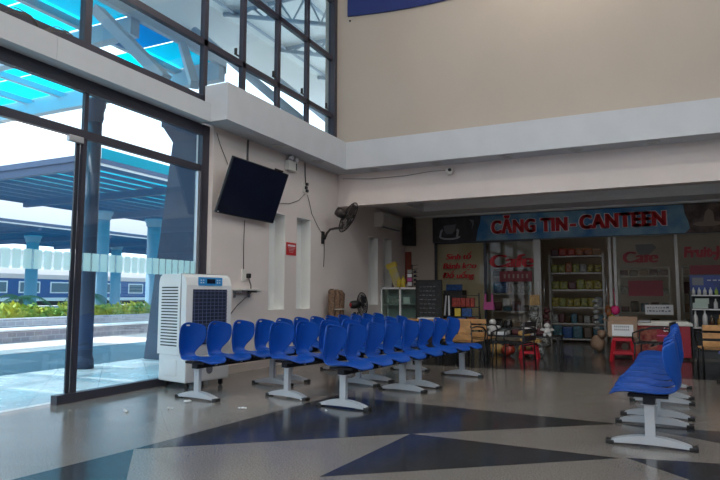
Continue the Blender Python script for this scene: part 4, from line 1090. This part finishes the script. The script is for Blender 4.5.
palm(-17.8, 19.0, .40, 'small dark palm right of the tall window mullion')

# porch columns and entrance canopy
def column(x, yy, rr, z1, label, m, z0=0, cap=True, grp=None):
    t = thing('porch_column' if grp is None else 'platform_column', label, 'column', (x, yy, z0), 0, grp)
    b = MB(); b.lathe([(rr*1.25, 0), (rr*1.2, .12), (rr, .2), (rr, z1-z0-.35)], 20); b.build('shaft', m, t)
    b = MB(); b.lathe([(rr, z1-z0-.36), (rr*1.2, z1-z0-.28), (rr*1.15, z1-z0-.2), (rr*1.42, z1-z0-.08), (rr*1.42, z1-z0)], 20); b.build('capital', m, t)
    return t
c1 = column(-7.7, 6.50, .115, 4.15, 'slim round porch column right behind the tall mullion', M['pillar'])
t = thing('porch_pillar', 'broad tapering dark pillar outside the right end of the glass', 'pillar', (-7.35, 8.6, 0))
b = MB()
def frustum(b, h0, q0, h1, q1):
    lo = [b.bm.verts.new((q0[0 if sx < 0 else 1], q0[2 if sy < 0 else 3], h0)) for sx, sy in ((-1, -1), (1, -1), (1, 1), (-1, 1))]; hi = [b.bm.verts.new((q1[0 if sx < 0 else 1], q1[2 if sy < 0 else 3], h1)) for sx, sy in ((-1, -1), (1, -1), (1, 1), (-1, 1))]
    b.bm.faces.new(lo[::-1]); b.bm.faces.new(hi)
    for k in range(4): b.bm.faces.new((lo[k], lo[(k+1) % 4], hi[(k+1) % 4], hi[k]))
frustum(b, 0, (-.55, .6, -.7, .9), 3.85, (-.25, .55, -.48, .75)); b.build('shaft', M['pillar'], t)
b = MB(); frustum(b, 3.85, (-.25, .55, -.48, .75), 4.12, (-.40, .62, -.58, .85)); frustum(b, 4.12, (-.42, .64, -.6, .87), 4.4, (-.42, .64, -.6, .87)); b.build('capital', M['pillar'], t)

cn = thing('entrance_canopy', 'large cyan translucent entrance canopy on pale steel beams above the glazing', 'canopy', (-7.25, 0, 5.55))
# local x runs outward (negative)
Y0, Y1 = -7.0, 9.1
xs = [0, -1.12, -2.24, -3.36, -4.48, -5.6, -6.72]
for i in range(len(xs)-1):
    b = MB()
    yy = Y0; k = 0
    cols = ['canopy', 'canopy', 'canopy', 'canopy_clear', 'canopy', 'canopy']
    while yy < Y1:
        b.mi = {'canopy': 0, 'canopy_blue': 1, 'canopy_clear': 2}[(['canopy', 'canopy_blue', 'canopy', 'canopy_clear'] if i == 0 else ['canopy', 'canopy', 'canopy_clear'] if i == 1 else ['canopy_clear'] if i == 2 else cols)[(k+i) % (4 if i == 0 else 3 if i == 1 else 1 if i == 2 else 6)]]  # third run of sheets made clear to whiten the light on the porch
        b.box(xs[i]-.02, xs[i+1]+.02, yy+.02, min(yy+1.05, Y1), .12, .125); yy += 1.07; k += 1
    b.build('roof_sheet', [M['canopy'], M['canopy_blue'], M['canopy_clear']], cn)
for x in xs:
    b = MB(); b.box(x-.05, x+.05, Y0, Y1, -.02, .11); b.build('purlin', M['steelblue'], cn)
for k in range(8):
    yy = Y1-.08-k*2.2
    b = MB(); b.box(.0, -6.8, yy-.09, yy+.09, -.30, -.02); b.build('rafter', M['steelblue'], cn)
b = MB(); b.box(0, -6.85, Y1-.02, Y1+.06, -.12, .22); b.box(-6.8, -6.9, Y0, Y1, -.12, .22); b.build('fascia', M['steelblue'], cn)
for p0, p1, w_ in (((1.5, 5.96, -1.55), (0, 6.08, -.2), .15), ((1.5, 6.55, -1.43), (0, 7.9, 0), .12), ((1.5, 3.2, -1.55), (0, 3.3, -.2), .15)):
    b = MB(); b.bar(p0, p1, w_, w_); b.build('strut', M['steelblue'], cn)
# eaves of the hall roof with their steel trusses
ev = thing('roof_eaves', 'pale grey roof eaves on steel trusses seen through the clerestory', 'roof', (-5.6, 0, 7.6))
b = MB(); b.box(0, -3.1, -7, 16, .0, .12); b.box(-3.0, -3.1, -7, 16, -.95, 0); b.build('soffit', M['soffit'], ev)
for k in range(10):
    yy = 15.0-k*2.2
    b = MB(); b.tube([(0, yy, -.9), (-2.9, yy, -.06)], .05, 8); b.tube([(0, yy, -.08), (-2.9, yy, -.08)], .05, 8)
    for j in range(4):
        x0 = -j*.7; b.tube([(x0, yy, -.08), (x0-.35, yy, -.9+.2*(j+.5)), (x0-.7, yy, -.08)], .028, 6)
    b.build('truss', M['steelblue'], ev)
for x in (-.8, -1.7, -2.6):
    b = MB(); b.tube([(x, -7, -.1), (x, 16, -.1)], .035, 6); b.build('purlin', M['steelblue'], ev)
for yy in (9.18, 12.4):
    b = MB(); b.tube([(.05, yy-.04, -3.3), (-2.9, yy+.45, -.85)], .085, 8); b.build('strut', M['steelblue'], ev)

# platform canopies
def pcanopy(x0, x1, y0, y1, z, label, up=True):
    t = thing('platform_canopy', label, 'canopy', ((x0+x1)/2, y0, z)); w = abs(x1-x0)/2
    b = MB(); yy = 0
    b.box(-w, w, 0, y1-y0, .10, .115); b.build('roof_sheet', M['canopy_far'], t)
    n = 11
    for k in range(n+1):
        x = -w+2*w*k/n
        b = MB(); b.box(x-.06, x+.06, 0, y1-y0, -.02, .1); b.build('purlin', M['steelfar'], t)
    for k in range(int((y1-y0)/4)+1):
        yy = k*4.0
        b = MB(); b.box(-w, w, yy, yy+.16, -.26, -.02); b.build('rafter', M['steelfar'], t)
    b = MB()
    b.box(-w, w, -.05, .05, -.04, .12); b.box(-w-.05, -w+.05, 0, y1-y0, -.1, .12); b.build('fascia', M['steelfar'], t)
    b = MB(); b.box(w-.03, w+.03, 0, y1-y0, -.08, .0); b.build('edge_trim', M['trainwhite'], t)
    if up: b = MB(); b.box(w-.02, w+.0, .5, y1-y0, .0, .42); b.build('upstand_sheet', M['canopy_far'], t)
    return t
pcanopy(-21.6, -13.4, 11.1, 46, 4.74, 'nearer blue platform canopy with its corner at the tall mullion')
pcanopy(-34.0, -24.6, -6, 60, 4.25, 'farther blue platform canopy beyond the nearer one', False)
PG = 'round platform columns'
column(-29, 20.95, .30, 4.2, 'pale platform column under the far canopy at left of the mullion', M['column'], .46, grp=PG)
column(-20.5, 17.95, .28, 4.6, 'thick platform column right of the mullion under the near canopy', M['column'], .46, grp=PG)
column(-29, 26.5, .30, 4.2, 'thinner distant platform column right beside the thick one', M['column'], .46, grp=PG)
column(-20.5, 20.9, .32, 4.6, 'platform column just left of the broad porch pillar', M['column'], .46, grp=PG)

# passenger train
tr = thing('passenger_train', 'blue passenger train carriage standing beyond the platform hedge', 'train', (-37.5, 32, .3))
b = MB(); b.box(-1.4, 1.4, -26, 26, .55, 1.85, bev=.05); b.build('body', M['train'], tr)
b = MB(); b.box(1.38, 1.43, -26, 26, .40, .62); b.build('sill_band', M['trainwhite'], tr)
b = MB(); b.prism([(-1.42, 1.85), (1.42, 1.85), (1.38, 2.15), (1.1, 2.5), (.5, 2.68), (-.5, 2.68), (-1.1, 2.5), (-1.38, 2.15)], -26.05, 26.05, 'y'); b.build('roof', M['trainroof'], tr)
b = MB(); b.box(-1.2, 1.2, -25.5, 25.5, .1, .5); b.build('underframe', M['black'], tr)
for k in range(22):
    yy = -24+k*2.25
    b = MB(); b.box(1.39, 1.43, yy-.75, yy+.75, .92, 1.68); w_ = b.build('window', M['trainwhite'], tr)
    b = MB(); b.box(1.42, 1.44, yy-.66, yy+.66, 1.0, 1.60); b.build('pane', M['trainwin'], w_)
b = MB(); b.box(-60, -52, 10, 60, .3, 5.2); b.prism([(-60.5, 5.2), (-51.5, 5.2), (-56, 6.4)], 9, 61, 'y'); tag(b.build('station_shed', M['trainwhite']), 'long pale shed roof beyond the train', 'building')
for i, (x, yy, h, rr) in enumerate(((-62, 66, 5.5, 3.6), (-64, 72, 6.2, 4.0), (-66, 80, 5.6, 4.2))):
    t = thing('distant_tree', ['round dark tree beyond the train, nearest the column', 'middle dark tree beyond the train', 'rightmost dark tree beyond the train'][i], 'tree', (x, yy, .3), 0, 'trees beyond the train')
    b = MB(); b.cone((0, 0, 0), (0, 0, h*.5), .25, .18); b.build('trunk', M['trunk'], t)
    b = MB()
    for k in range(9): b.ball((random.uniform(-rr, rr)*.5, random.uniform(-rr, rr)*.5, h*.6+random.uniform(-.5, .8)), rr*.45, 2, (1, 1, .8), .18)
    b.build('crown', M['tree'], t)

# ------------------------------------------------------------------ light
w = bpy.data.worlds.new('sky'); S.world = w; w.use_nodes = True
nt = w.node_tree; bg = nt.nodes['Background']
tc = nt.nodes.new('ShaderNodeTexCoord'); sp = nt.nodes.new('ShaderNodeSeparateXYZ'); rp = nt.nodes.new('ShaderNodeValToRGB')
nt.links.new(tc.outputs['Generated'], sp.inputs[0]); nt.links.new(sp.outputs['Z'], rp.inputs['Fac'])
rp.color_ramp.elements[0].position = 0.0; rp.color_ramp.elements[0].color = (.30, .30, .34, 1)
rp.color_ramp.elements[1].position = .6; rp.color_ramp.elements[1].color = (.78, .90, 1.0, 1)
e = rp.color_ramp.elements.new(.10); e.color = (.40, .40, .45, 1); e = rp.color_ramp.elements.new(.3); e.color = (.92, .95, 1.0, 1)
nt.links.new(rp.outputs['Color'], bg.inputs['Color']); bg.inputs['Strength'].default_value = 2.6
sun = bpy.data.lights.new('sun', 'SUN'); sun.energy = 6.0; sun.angle = math.radians(1.0); sun.color = (1, .95, .88)
so = bpy.data.objects.new('sun', sun); COL.objects.link(so)
so.rotation_euler = V((.40, .17, -.90)).to_track_quat('-Z', 'Y').to_euler(); so.location = (-20, -10, 30)
# daylight portals in the openings
def portal(name, loc, rot, sx, sy):
    l = bpy.data.lights.new(name, 'AREA'); l.shape = 'RECTANGLE'; l.size = sx; l.size_y = sy; l.cycles.is_portal = True
    o = bpy.data.objects.new(name, l); COL.objects.link(o); o.location = loc; o.rotation_euler = rot
portal('portal_left_low', (-5.65, .7, 1.7), (0, -PI/2, 0), 3.4, 11.5)
portal('portal_left_high', (-5.65, 2.6, 5.9), (0, -PI/2, 0), 4.4, 15.2)
portal('portal_right', (XR+.35, 5, 6.6), (0, PI/2, 0), 2.4, 20)
portal('portal_front_high', (.3, YN-.35, 6.15), (PI/2, 0, 0), 11.2, 3.3)
portal('portal_front', (-3.9, YN-.35, 2.1), (PI/2, 0, 0), 2.6, 4.2)
# light of the unseen hall lamps, mostly added fill
for i, (x, yy) in enumerate(LP):
    l = bpy.data.lights.new('added_lamp_light', 'POINT'); l.energy = 85 if i == 0 else 130; l.color = (1, .92, .82); l.shadow_soft_size = .2
    o = bpy.data.objects.new('added_lamp_light', l); COL.objects.link(o); o.location = (x, yy, ZC-.45)

l = bpy.data.lights.new('shop_fill_light', 'AREA'); l.shape = 'RECTANGLE'; l.size = 1.2; l.size_y = .1; l.energy = .5; l.color = (1, .85, .65)  # weak fill for the shop, set below its added tube
o = bpy.data.objects.new('shop_fill_light', l); COL.objects.link(o); o.location = (-1.0, 14.9, 2.80)
vs = S.view_settings; vs.view_transform = 'Standard'; vs.look = 'None'; vs.gamma = 1; vs.use_curve_mapping = False; vs.exposure = 0.22
